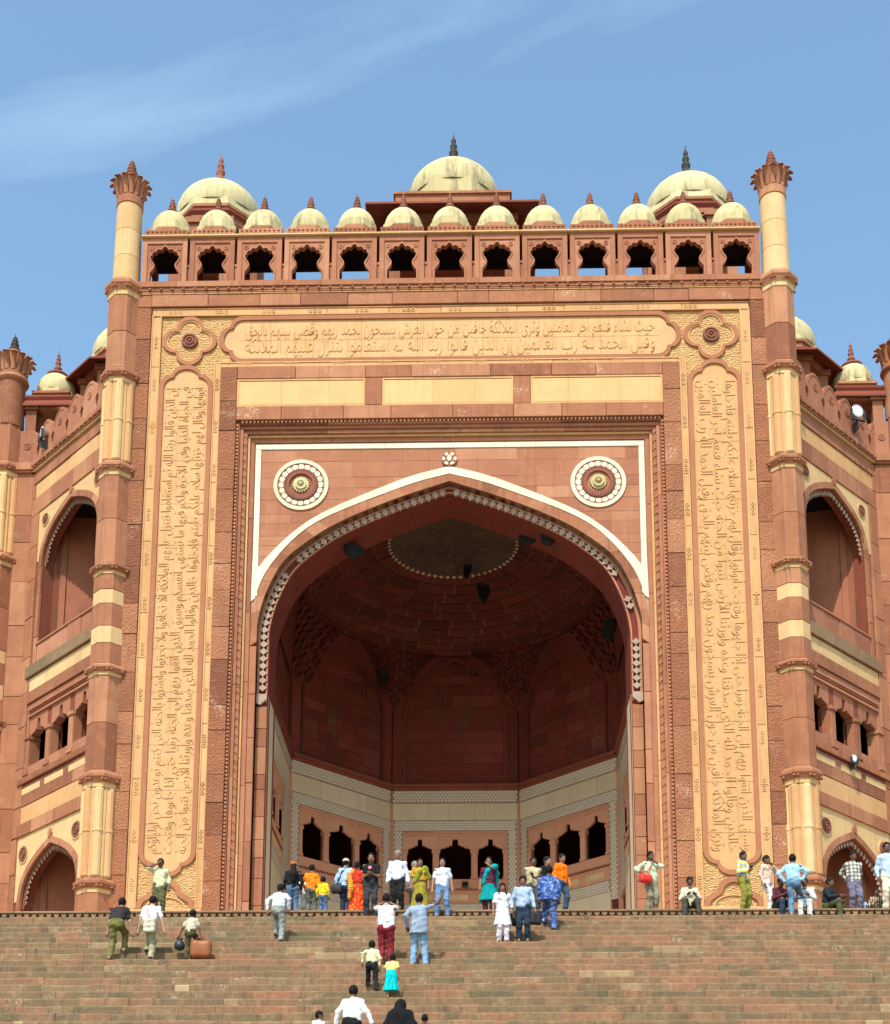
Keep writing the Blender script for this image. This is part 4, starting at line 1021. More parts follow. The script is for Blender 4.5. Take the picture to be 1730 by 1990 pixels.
# ================================================================== splayed wings
def merlon_pts():
    # one merlon, width 1.03, pointed top, half zigzag notches at the sides of the foot
    h = .515
    Rr = [(h, 0), (h, .30), (h-.05, .34), (h-.02, .40), (h-.09, .46), (h-.05, .53), (h-.12, .58), (h-.07, .66), (h-.035, .72), (h, .78), (h-.02, .95), (h-.08, 1.12), (h-.2, 1.30), (h-.36, 1.42), (0, 1.47)]
    return Rr+[(-x, z) for x, z in Rr[-2::-1]]
def make_wing(s):
    F = plane_frame(s*11.3, 0.0, s*S2, S2, -s*S2, S2)
    U0, U1 = .25, 6.05
    L_ = 'left' if s < 0 else 'right'
    m = MB()
    up = [(u, z) for u, z in arch(3.08, 14.9, 1.95, 1.9)]; lo = [(u, z) for u, z in arch(3.2, 2.06, 1.93, 1.96)]
    # backing wall in three storeys with openings
    m.poly(F, [(U1, 10.9), (U1, 19.2), (U0, 19.2), (U0, 10.9), (1.13, 10.9)]+up[::-1]+[(5.03, 10.9)], .06, .5, back=True)
    m.poly(F, [(U1, 0), (U1, 4.75), (U0, 4.75), (U0, 0), (1.27, 0)]+lo[::-1]+[(5.13, 0)], .06, .5, back=True)
    m.box(F, U0, U1, 4.75, 7.28, .06, .5); m.box(F, U0, U1, 9.0, 10.9, .06, .5)
    for a, b in ((U0, .85), (2.1, 2.42), (3.70, 3.99), (5.27, U1)): m.box(F, a, b, 7.28, 9.0, .06, .5)
    wg = O('wing_wall', m, 'red_dark', gate)
    def cs(z0, z1, d, mat, mean=1.6, u0=U0, u1=U1): blocks(F, u0, u1, z0, z1, d, .06, mat, wg, mean, 'u', gap=.008, c=.012, jit=.005)
    # courses from the top down
    m = MB(); m.box(F, U0, U1+.1, 19.0, 19.06, -.10, .1); O('cornice_line', m, 'cream_pale', wg)
    cs(19.06, 19.16, -.14, 'red_stone'); cs(19.16, 19.34, -.2, 'red_stone')
    m = MB(); m.dome(FAC, 0, 0, .045, 0, .05, 8, 3); me = mesh_of('boss', m, 'red_pink'); u = U0+.1
    while u < U1:
        p = O('boss', me, None, wg); p.location = F(u, 19.13, -.15); p.rotation_euler = (0, 0, s*math.pi/4); u += .3
    cs(18.52, 18.98, -.02, 'red_stone'); cs(17.92, 18.50, .02, 'cream', 1.3, .3, 5.85); cs(17.22, 17.90, -.02, 'red_stone')
    blocks(F, 5.86, U1, 17.92, 18.5, -.02, .06, 'red_stone', wg, 1.6, 'u')
    # outer pilaster of red blocks
    blocks(F, 5.45, U1, 4.75, 17.2, -.03, .06, 'red_stone', wg, 1.4); blocks(F, 5.62, U1, 0, 4.7, -.03, .06, 'red_stone', wg, 1.4)
    # upper arch storey
    def arch_storey(cu, zb, hw, rise, uL, uR, ztop, zfoot, nb):
        ex = arch(cu, zb, hw+.22, rise+.24); it = arch(cu, zb, hw, rise)
        sps = MB(); sps.poly(F, [(uL, zb+.3), (uL, ztop), (uR, ztop), (uR, zb+.3)]+[p_ for p_ in ex if p_[1] > zb+.3][::-1], .02, .06)
        O('spandrel_panel', sps, 'cream_pale', wg)
        n = len(ex); sg = 11
        for k in range(sg):
            i0, i1 = round(k*(n-1)/sg), round((k+1)*(n-1)/sg); q = MB(); q.ring(F, ex[i0:i1+1], it[i0:i1+1], -.03+rnd.uniform(-.004, .004), .1, closed=False); O('voussoir', q, 'red_stone', wg)
        for a, b in ((cu-hw-.22, cu-hw), (cu+hw, cu+hw+.22)): blocks(F, a, b, zfoot, zb, -.03, .1, 'red_stone', wg, 1.2)
        # bud fringe
        fr_ = resample([(x, z) for x, z in it], nb); bm_ = MB()
        bm_.poly(FAC, [(0, -.105), (.05, -.03), (.075, .0), (.03, .05), (.03, .09), (-.03, .09), (-.03, .05), (-.075, .0), (-.05, -.03)], -.02, .02); me_ = mesh_of('lotus_bud', bm_, 'bud')
        fb_ = MB(); i2 = arch(cu, zb, hw-.035, rise-.03); fb_.ring(F, it, i2, .12, .17, closed=False); O('fringe_rail', fb_, 'red_stone', wg)
        for k in range(1, nb-1):
            (x0, z0), (x, z), (x2, z2) = fr_[k-1], fr_[k], fr_[k+1]; tx, tz = x2-x0, z2-z0; ln = math.hypot(tx, tz); nx, nz = tz/ln, -tx/ln
            if (x-cu)*nx+(z-zb)*nz > 0: nx, nz = -nx, -nz
            p = O('lotus_bud', me_, None, wg); p.location = F(x+nx*.12, z+nz*.12, .14)
            p.rotation_mode = 'XYZ'; ang = math.atan2(nx, -nz)  # bud points along (nx,nz)
            p.rotation_euler = (0, -ang if s > 0 else -(-ang) , 0) if False else (0, 0, 0)
            M_ = Matrix.Identity(3); ud = Vector((s*S2, S2, 0)); zd = Vector((0, 0, 1)); dd_ = Vector((-s*S2, S2, 0))
            dn = ud*nx+zd*nz; sd_ = (ud*(-nz)+zd*nx)
            M_.col[0] = sd_; M_.col[1] = dd_; M_.col[2] = -dn
            p.rotation_euler = M_.to_euler()
    arch_storey(3.08, 14.9, 1.95, 1.9, 5.45, .3, 17.2, 10.9, 34)
    arch_storey(3.2, 2.06, 1.93, 1.96, 5.6, .3, 4.7, 0., 30)
    for (u, z, r) in ((4.92, 16.72, .20), (1.25, 16.72, .20), (5.1, 4.02, .26), (1.46, 4.06, .26)):
        q = MB(); q.disc(F, u, z, 0, r, -.01, .04, 22); q.disc(F, u, z, r*.8, r*1.0, -.04, 0, 22); q.disc(F, u, z, r*.35, r*.55, -.05, 0, 18); q.dome(F, u, z, r*.25, 0, .06); O('wing_rosette', q, 'finial_red', wg)
        q = MB(); q.disc(F, u, z, r*1.08, r*1.3, -.015, .03, 22); O('rosette_ring', q, 'cream_pale', wg)
    for cu, z in ((3.08, 17.08), (3.2, 4.32)):
        q = MB(); q.poly(F, [(cu-.07, z-.12), (cu+.07, z-.12), (cu+.1, z+.02), (cu, z+.2), (cu-.1, z+.02)], -.06, .03); O('apex_bud', q, 'red_pink', wg)
    # niches behind the arches (half octagons)
    for cu, hw, z0, zt, zs, dep in ((3.08, 1.95, 10.9, 17.2, 14.9, 2.5), (3.2, 1.93, 0., 4.7, 2.06, 2.5)):
        pl = [(cu-hw, .5), (cu-hw, .75), (cu-hw*.42, dep), (cu+hw*.42, dep), (cu+hw, .75), (cu+hw, .5)]
        for (ua, da), (ub, db) in zip(pl, pl[1:]):
            q = MB(); P = [F(ua, z0, da), F(ub, z0, db), F(ub, zt, db), F(ua, zt, da)]; q.add(P, [(0, 1, 2, 3)]); O('niche_wall', q, 'niche_red', wg)
            ln = math.hypot(ub-ua, db-da)
            if ln > .6:
                # raised frame and sunk panel on each niche side
                G = lambda u, z, d, ua=ua, ub=ub, da=da, db=db, ln=ln: F(ua+(ub-ua)*u/ln+d*-(db-da)/ln*-1*(-1), z, da+(db-da)*u/ln-d*(ub-ua)/ln*(-1)) 
                sgn = 1
                for a, b, c_, e_ in ((.02, .22, z0, zt-.3), (ln-.22, ln-.02, z0, zt-.3), (.22, ln-.22, z0+1.0, z0+1.3), (.22, ln-.22, z0+.02, z0+.2)):
                    q = MB(); q.box(G, a, b, c_, e_, -.06, -.002); O('niche_frame', q, 'niche_red', wg)
        q = MB(); q.add([F(u, zt-.01, d) for u, d in pl], [tuple(range(6))]); q.add([F(u, z0+.01, d) for u, d in pl], [tuple(range(6))]); O('niche_ceiling', q, 'soot_shade_black', wg)
    # balcony rail below the upper arch
    blocks(F, .9, 5.0, 11.12, 11.80, -.02, .2, 'red_pink', wg, 1.0, 'u', gap=.02); q = MB(); q.box(F, .9, 5.02, 11.80, 11.88, -.06, .22, .01); O('rail', q, 'red_pink', wg)
    cs(10.66, 11.10, -.10, 'ledge_stone', 1.6, .3, 5.62); cs(10.12, 10.64, .0, 'cream_pale', 1.2, .3, 5.44); cs(9.66, 10.10, -.05, 'red_stone', 1.5, .3, 5.44)
    # triple window storey
    q = MB()
    for a, b, z0, z1 in ((.3, 5.44, 9.30, 9.64), (5.27, 5.44, 6.9, 9.3)): q.box(F, a, b, z0, z1, .01, .06, .01)
    O('window_frame', q, 'red_pink', wg)
    q = MB(); q.box(F, .3, 5.30, 9.12, 9.2, -.03, .06); q.box(F, .3, 5.30, 9.36, 9.44, -.05, .06); O('window_head_moulding', q, 'red_pink', wg)
    for a, b in ((.85, 2.1), (2.42, 3.70), (3.99, 5.27)):
        op_ = bracket_opening(a+.02, b-.02, 7.28, 8.45, 8.95)
        q = MB(); q.poly(F, [(b, 7.28), (b, 9.28), (a, 9.28), (a, 7.28)]+op_[::-1], .05, .35, back=True); O('window_bay', q, 'red_pink', wg)
    for u in (2.26, 3.845, 5.32, .78):
        q = MB(); q.box(F, u-.145, u+.145, 7.0, 8.30, .0, .42, .02); q.box(F, u-.19, u+.19, 8.30, 8.44, -.05, .42, .02); q.box(F, u-.18, u+.18, 6.95, 7.08, -.04, .42, .015); O('window_column', q, 'red_stone', wg)
    cs(6.86, 7.28, .02, 'red_pink', 1.3, .3, 5.44)
    q = MB(); q.box(F, .3, 5.75, 6.62, 6.86, -.06, .06); O('ledge', q, 'red_dark', wg)
    q = MB(); u = .35
    while u < 5.7: q.box(F, u, u+.05, 6.64, 6.84, -.12, -.05); u += .1
    O('dentils', q, 'red_stone', wg, kind='stuff')
    cs(5.82, 6.60, -.01, 'red_stone', 1.6, .3, 5.6)
    for a, b in ((.9, 2.2), (2.57, 3.84), (4.17, 5.48)):
        q = MB(); q.box(F, a, b, 6.24, 6.48, -.02, .02, .008); O('small_cream_panel', q, 'cream_pale', wg)
    cs(5.18, 5.80, .0, 'cream', 1.2, .3, 5.62); cs(4.70, 5.16, -.05, 'red_stone', 1.5, .3, 5.62)
    # merlons
    mp_ = merlon_pts(); mm = MB(); mm.poly(FAC, mp_, -.08, .08, back=True)
    inn_ = [(x*.80, .85+(z-.85)*.82) for x, z in mp_ if z > .8]; mm.ring(FAC, [(x*1.05, .83+(z-.83)*1.06) for x, z in inn_], inn_, -.10, -.07, closed=False)
    mm.disc(FAC, 0, .92, .11, .15, -.11, -.07, 18); mm.disc(FAC, 0, .92, .04, .08, -.11, -.07, 14)
    me = mesh_of('merlon', mm, 'red_pink')
    for k in range(6):
        u = (.92 if s < 0 else .95)+1.045*k
        if k == 5: u = 6.18
        p = O('merlon', me, None, wg); p.location = F(u, 19.3, -.02); p.rotation_euler = (0, 0, s*math.pi/4)
    q = MB(); q.box(F, U0, U1+.6, 19.3, 19.62, .09, .12); O('parapet_backing', q, 'red_stone', wg)
    # corner return parallel to the front and the far tower
    G = lambda u, z, d: (s*15.55+s*u, 4.25+d, z)
    q = MB(); q.box(G, 0, 1.6, 0, 19.1, .0, .4); cr = O('corner_return', q, 'red_dark', gate)
    blocks(G, 0.0, .62, 0, 19.0, -.04, 0, 'red_stone', cr, 1.5)
    q = MB(); q.box(G, -.05, .75, 19.0, 19.08, -.12, .1); q.box(G, -.05, .75, 19.08, 19.36, -.2, .1); O('cornice_return', q, 'red_stone', cr)
    q = MB(); q.box(G, .04, .62, 19.36, 20.75, -.06, .06, .02); q.disc(G, .33, 20.1, .1, .14, -.09, -.05, 16); q.disc(G, .33, 20.1, .03, .07, -.09, -.05, 12); O('corner_merlon', q, 'red_pink', cr)
    cx, cy = s*16.72, 4.55
    SE2 = [(a, b, k) for a, b, k in ((0, 1.48, 'r'), (1.48, 2.0, 'g'), (2, 5, 'r'), (5., 5.6, 'g'), (5.6, 8.85, 'r'), (8.85, 9.3, 'g'), (9.3, 10., 'r'), (10., 10.6, 'c'), (10.6, 11.4, 'r'), (11.4, 11.9, 'c'), (11.9, 15.2, 'r'), (15.2, 15.7, 'g'), (15.7, 18.8, 'k'), (18.8, 19.4, 'g'))]
    t2 = tower(cx, cy, gate, SE2, rad=.62)
    q = MB(); oct_prof((cx, cy, 0), [(.55, 19.4), (.52, 21.0)], q); O('drum', q, 'red_stone', t2)
    q = MB(); q.lathe((cx, cy, 0), [(.53, 21.0), (.5, 22.9)], 28); O('drum', q, 'red_stone', t2)
    q = MB(); q.lathe((cx, cy, 22.9), [(.5, 0), (.6, .05), (.62, .1), (.6, .17), (.5, .22)], 28); O('collar', q, 'red_stone', t2, smooth=True)
    capital(cx, cy, 22.95, .5, t2, 'red_stone', fin=('finial_dark' if s < 0 else 'finial_red', .9, .24))
    # pavilions on the wing roof
    pavilion(s*12.6, 6.0, 18.9, 4.8, 1.7, 1.5, 1.5, gate, fin=(1.2, .26, 'finial_red'), eave=.62, drum=.6)
    pavilion(s*15.3, 5.45, 18.9, 3.35, .85, .74, .95, gate, square=True, skirt=.2, fin=(1.05, .17, 'finial_red'), eave=.2, drum=.45)
    return wg
WL_ = make_wing(-1); WR_ = make_wing(1)
# floodlights fixed on the wings
def floodlight(loc, rz, label, sc_=1.):
    t = thing('floodlight', label, 'floodlight', loc, rz, 'floodlights on the wings')
    m = MB(); m.lathe((0, 0, 0), [(.03, -.28), (.11, -.22), (.20, -.05), (.22, .0), (.20, .005)], 20); m.v = [(x*sc_, -z*sc_, y*sc_) for x, y, z in m.v]; O('reflector', m, 'lamp_metal', t, smooth=True)
    m = MB(); m.lathe((0, 0, 0), [(.0, .012), (.19, .004)], 20, cap=False); m.v = [(x*sc_, -z*sc_, y*sc_) for x, y, z in m.v]; O('lamp_glass', m, 'lamp_glass', t)
    m = MB(); m.box(FAC, -.25*sc_, -.22*sc_, -.3*sc_, .03, -.05, .05); m.box(FAC, .22*sc_, .25*sc_, -.3*sc_, .03, -.05, .05); m.box(FAC, -.25*sc_, .25*sc_, -.33*sc_, -.29*sc_, -.05, .05); m.box(FAC, -.03, .03, -.6*sc_, -.3*sc_, -.03, .3); O('bracket', m, 'dark_metal', t)
    return t
plain('lamp_metal', (.55, .55, .53), .35, metal=.6); plain('lamp_glass', (.75, .8, .8), .15, spec=.6); plain('dark_metal', (.05, .05, .05), .6)
FL = plane_frame(-11.3, 0, -S2, S2, S2, S2); FRr = plane_frame(11.3, 0, S2, S2, -S2, S2)
floodlight(FL(5.0, 20.1, -.35), R(-60), 'round floodlight with dark stem against the left wing merlons')
floodlight(FRr(4.35, 20.25, -.4), R(20), 'round silvery floodlight in front of the right wing merlons', 1.15)
floodlight(FRr(3.05, 6.75, -.25), R(30), 'small pale floodlight on the ledge below the right wing windows', .6)
m = MB(); m.box(FAC, -.13, .13, 0, .22, -.08, .08, .02); t = thing('gallery_lamp', 'small square black lamp on the iwan gallery ledge', 'lamp', (.42, YB-.1, 5.72)); O('lamp_body', m, 'dark_metal', t); m = MB(); m.box(FAC, -.1, .1, .03, .19, -.09, -.075); O('lamp_glass', m, 'soot_shade_black', t)

# ================================================================== people
def cloth(c, pat=None, c2=None, sc_=1.):
    key = 'cloth_'+'_'.join('%02d' % int(v*99) for v in c)+(pat or '')+(''.join('%02d' % int(v*99) for v in c2) if c2 else '')
    if key in MATS: return key
    m, t, b = newmat(key); lk = t.links.new
    tcn = nd(t, 'ShaderNodeTexCoord'); ob = tcn.outputs['Object']
    colr = mixc(t, 0., c, c)
    if pat == 'stripe':
        wv = nd(t, 'ShaderNodeTexWave', {'Scale': 1.9*sc_}, bands_direction='Z'); lk(ob, wv.inputs[0])
        colr = mixc(t, ramp(t, wv.outputs['Fac'], [(.45, (0, 0, 0)), (.55, (1, 1, 1))]), c, c2)
    elif pat == 'vstripe':
        wv = nd(t, 'ShaderNodeTexWave', {'Scale': 4*sc_}, bands_direction='X'); lk(ob, wv.inputs[0])
        colr = mixc(t, ramp(t, wv.outputs['Fac'], [(.45, (0, 0, 0)), (.55, (1, 1, 1))]), c, c2)
    elif pat == 'plaid':
        fs_ = []
        for dr in ('X', 'Z'):
            wv = nd(t, 'ShaderNodeTexWave', {'Scale': 3.2*sc_}, bands_direction=dr); lk(ob, wv.inputs[0]); fs_.append(ramp(t, wv.outputs['Fac'], [(.5, (0, 0, 0)), (.6, (.6, .6, .6))]))
        colr = mixc(t, fs_[1], mixc(t, fs_[0], c, c2), c2)
    elif pat == 'camo':
        n = noise(t, ob, 9, 3, .5, 1.2); colr = ramp(t, n, [(.3, c2), (.45, c), (.52, [x*.45 for x in c]), (.6, c), (.72, c2)])
    elif pat == 'floral':
        v = nd(t, 'ShaderNodeTexVoronoi', {'Scale': 11.*sc_}); lk(ob, v.inputs['Vector']); colr = mixc(t, ramp(t, v.outputs['Distance'], [(.25, (1, 1, 1)), (.4, (0, 0, 0))]), c, c2)
    mpn = nd(t, 'ShaderNodeMapping', {'Scale': (9, 9, 3.)}); lk(ob, mpn.inputs[0])
    f1 = noise(t, mpn.outputs[0], 1.3, 4, .55, .8); f2 = noise(t, ob, 140, 2, .5)
    colr = mixc(t, 1., colr, ramp(t, f1, [(.3, (.72, .72, .72)), (.62, (1, 1, 1))]), 'MULTIPLY')  # fold shading put into the colour: darker in wrinkle valleys
    lk(colr, b.inputs['Base Color']); b.inputs['Roughness'].default_value = .85; b.inputs['Specular IOR Level'].default_value = .15
    bp = nd(t, 'ShaderNodeBump', {'Strength': 1., 'Distance': .05}); lk(mathn(t, 'ADD', f1, mathn(t, 'MULTIPLY', f2, .1)), bp.inputs['Height']); lk(bp.outputs[0], b.inputs['Normal'])
    MATS[key] = m; return key
for nm, c in (('skin_brown', (.23, .115, .065)), ('skin_dark', (.135, .065, .038)), ('skin_light', (.48, .27, .19)), ('skin_mid', (.30, .16, .10))):
    plain(nm, c, .55, .1, 30, .12, spec=.35)
plain('hair_black', (.010, .008, .007), .7, .4, 90, .4, spec=.15); plain('hair_grey', (.25, .23, .21), .7, .3, 90, .3)
plain('shoe_dark', (.03, .024, .02), .5); plain('shoe_tan', (.30, .2, .12), .6); plain('eye_dark', (.02, .015, .012), .3)
plain('leather', (.28, .09, .03), .45, .15, 30); plain('black_bag', (.015, .015, .016), .6, .2, 30); plain('red_bag', (.6, .03, .02), .5, .2, 30)
plain('pot_dark', (.03, .035, .05), .35); plain('camera_grey', (.06, .06, .065), .4)

GH = .02
class Field:
    def __init__(s, lo, hi, h=GH):
        s.h = h; s.o = np.array(lo, float)-2*h; n = np.ceil((np.array(hi)-s.o)/h).astype(int)+3
        s.n = n; s.f = np.full(n, .25, np.float32)
        s.ax = [s.o[i]+h*np.arange(n[i]) for i in range(3)]
    def _sub(s, lo, hi):
        a = np.clip(np.floor((lo-s.o)/s.h).astype(int), 0, s.n-1); b = np.clip(np.ceil((hi-s.o)/s.h).astype(int)+1, 1, s.n)
        sl = tuple(slice(i, j) for i, j in zip(a, b))
        return sl, s.ax[0][sl[0]][:, None, None], s.ax[1][sl[1]][None, :, None], s.ax[2][sl[2]][None, None, :]
    def _merge(s, sl, d, k):
        g = s.f[sl]
        if k > 0:
            hh = np.clip(.5+.5*(g-d)/k, 0, 1); s.f[sl] = g*(1-hh)+d*hh-k*hh*(1-hh)
        else: s.f[sl] = np.minimum(g, d)
    def cap(s, a, b, ra, rb=None, k=.03):
        rb = ra if rb is None else rb; a = np.array(a, float); b = np.array(b, float); m = max(ra, rb)+.12
        sl, X, Y, Z = s._sub(np.minimum(a, b)-m, np.maximum(a, b)+m); ab_ = b-a; L2 = max(1e-9, ab_@ab_)
        t = np.clip(((X-a[0])*ab_[0]+(Y-a[1])*ab_[1]+(Z-a[2])*ab_[2])/L2, 0, 1)
        d = np.sqrt((X-a[0]-t*ab_[0])**2+(Y-a[1]-t*ab_[1])**2+(Z-a[2]-t*ab_[2])**2)-(ra+t*(rb-ra))
        s._merge(sl, d.astype(np.float32), k); return s
    def ell(s, c, r, k=.02, M=None):
        c = np.array(c, float); r = np.array(r, float); m = max(r)+.1
        sl, X, Y, Z = s._sub(c-m, c+m); X, Y, Z = X-c[0], Y-c[1], Z-c[2]
        if M is not None: X, Y, Z = (M[0][i]*X+M[1][i]*Y+M[2][i]*Z for i in range(3))
        q = np.sqrt((X/r[0])**2+(Y/r[1])**2+(Z/r[2])**2); s._merge(sl, ((q-1)*min(r)).astype(np.float32), k); return s
    def cut(s, p, n):
        """keep the side where (x-p).n < 0"""
        n = np.array(n, float); n /= np.linalg.norm(n)
        d = (s.ax[0][:, None, None]-p[0])*n[0]+(s.ax[1][None, :, None]-p[1])*n[1]+(s.ax[2][None, None, :]-p[2])*n[2]
        s.f = np.maximum(s.f, d.astype(np.float32)); return s
    def wrinkle(s, amp, fx, fz, seed):
        r_ = np.random.RandomState(seed); ph = r_.rand(6)*6.28
        X, Y, Z = s.ax[0][:, None, None], s.ax[1][None, :, None], s.ax[2][None, None, :]
        w_ = np.sin(X*fx+ph[0]+Z*fz*.35)*np.sin(Y*fx*.9+ph[1])+.7*np.sin(Z*fz+ph[2]+X*fx*.5+Y*fx*.4)+.5*np.sin(Z*fz*1.9+ph[3]-X*fx*.8)
        s.f += (amp*w_).astype(np.float32); return s
    def mesh(s):
        f = s.f; S_ = f < 0; nx, ny, nz = f.shape
        cn_ = np.zeros((nx-1, ny-1, nz-1), np.int8)
        for i in (0, 1):
            for j in (0, 1):
                for k in (0, 1): cn_ += S_[i:nx-1+i, j:ny-1+j, k:nz-1+k]
        act = (cn_ > 0) & (cn_ < 8); I = np.argwhere(act); idx = -np.ones(act.shape, np.int64); idx[act] = np.arange(len(I))
        acc = np.zeros((len(I), 3)); cnt = np.zeros(len(I))
        corners = [(i, j, k) for i in (0, 1) for j in (0, 1) for k in (0, 1)]
        V = {c: f[I[:, 0]+c[0], I[:, 1]+c[1], I[:, 2]+c[2]] for c in corners}
        for a in corners:
            for ax in range(3):
                if a[ax] == 0:
                    b = list(a); b[ax] = 1; b = tuple(b); fa, fb_ = V[a], V[b]; m = (fa < 0) != (fb_ < 0)
                    t = np.where(m, fa/np.where(m, fa-fb_, 1), 0); p = np.tile(np.array(a, float), (len(I), 1)); p[:, ax] += t
                    acc[m] += p[m]; cnt[m] += 1
        P = s.o+s.h*(I+acc/np.maximum(cnt, 1)[:, None]); Q = []
        for ax in range(3):
            sl0 = [slice(None)]*3; sl1 = [slice(None)]*3; sl0[ax] = slice(0, -1); sl1[ax] = slice(1, None)
            A_s, B_s = S_[tuple(sl0)], S_[tuple(sl1)]; E_ = np.argwhere(A_s != B_s)
            o1, o2 = [i for i in range(3) if i != ax]
            ok = (E_[:, o1] > 0) & (E_[:, o2] > 0) & (E_[:, o1] < f.shape[o1]-1) & (E_[:, o2] < f.shape[o2]-1); E_ = E_[ok]
            if not len(E_): continue
            q = []
            for d1, d2 in ((0, 0), (-1, 0), (-1, -1), (0, -1)):
                e = E_.copy(); e[:, o1] += d1; e[:, o2] += d2; q.append(idx[e[:, 0], e[:, 1], e[:, 2]])
            q = np.stack(q, 1); fl = A_s[E_[:, 0], E_[:, 1], E_[:, 2]] ^ (ax == 1); q[fl] = q[fl][:, ::-1]; Q.append(q)
        return P, (np.concatenate(Q) if Q else np.zeros((0, 4), int))
def np_mesh(name, P, Q, mat, smooth=True, extra=None):
    v = [tuple(p) for p in P]; f = [tuple(int(i) for i in q) for q in Q]
    if extra:
        n = len(v); v += extra.v; f += [tuple(n+i for i in q) for q in extra.f]
    me = bpy.data.meshes.new(name); me.from_pydata(v, [], f); me.materials.append(MATS[mat])
    if smooth: me.polygons.foreach_set('use_smooth', [True]*len(me.polygons))
    return me
def chain(mb, pts, rad, n=6):
    pts = [np.array(p, float) for p in pts]; N0 = len(mb.v); up = np.array((.3, .2, .9))
    for i, (p, r) in enumerate(zip(pts, rad)):
        t = pts[min(i+1, len(pts)-1)]-pts[max(i-1, 0)]; t /= max(1e-9, np.linalg.norm(t)); a = np.cross(t, up); a /= max(1e-6, np.linalg.norm(a)); b = np.cross(t, a)
        for k in range(n):
            q = 2*math.pi*k/n; mb.v.append(tuple(p+r*(a*math.cos(q)+b*math.sin(q))))
    for i in range(len(pts)-1):
        for k in range(n): mb.f.append((N0+i*n+k, N0+i*n+(k+1) % n, N0+(i+1)*n+(k+1) % n, N0+(i+1)*n+k)); mb.tone.append(0)
    mb.f.append(tuple(N0+(len(pts)-1)*n+k for k in range(n))); mb.tone.append(0)
def ik(a, c, l1, l2, hint):
    a, c = np.array(a, float), np.array(c, float); d = c-a; L_ = np.linalg.norm(d); mx_ = (l1+l2)*.995
    if L_ > mx_: c = a+d/L_*mx_; d = c-a; L_ = mx_
    t = (l1*l1-l2*l2+L_*L_)/(2*L_); h = math.sqrt(max(0, l1*l1-t*t)); u = d/L_; hn = np.array(hint, float); hn -= u*(hn@u); hn /= max(1e-6, np.linalg.norm(hn))
    return a+u*t+hn*h, c
def rotx(p, c, a):
    y, z = p[1]-c[1], p[2]-c[2]; return np.array((p[0], c[1]+y*math.cos(a)+z*math.sin(a), c[2]-y*math.sin(a)+z*math.cos(a)))
PEOPLE = []
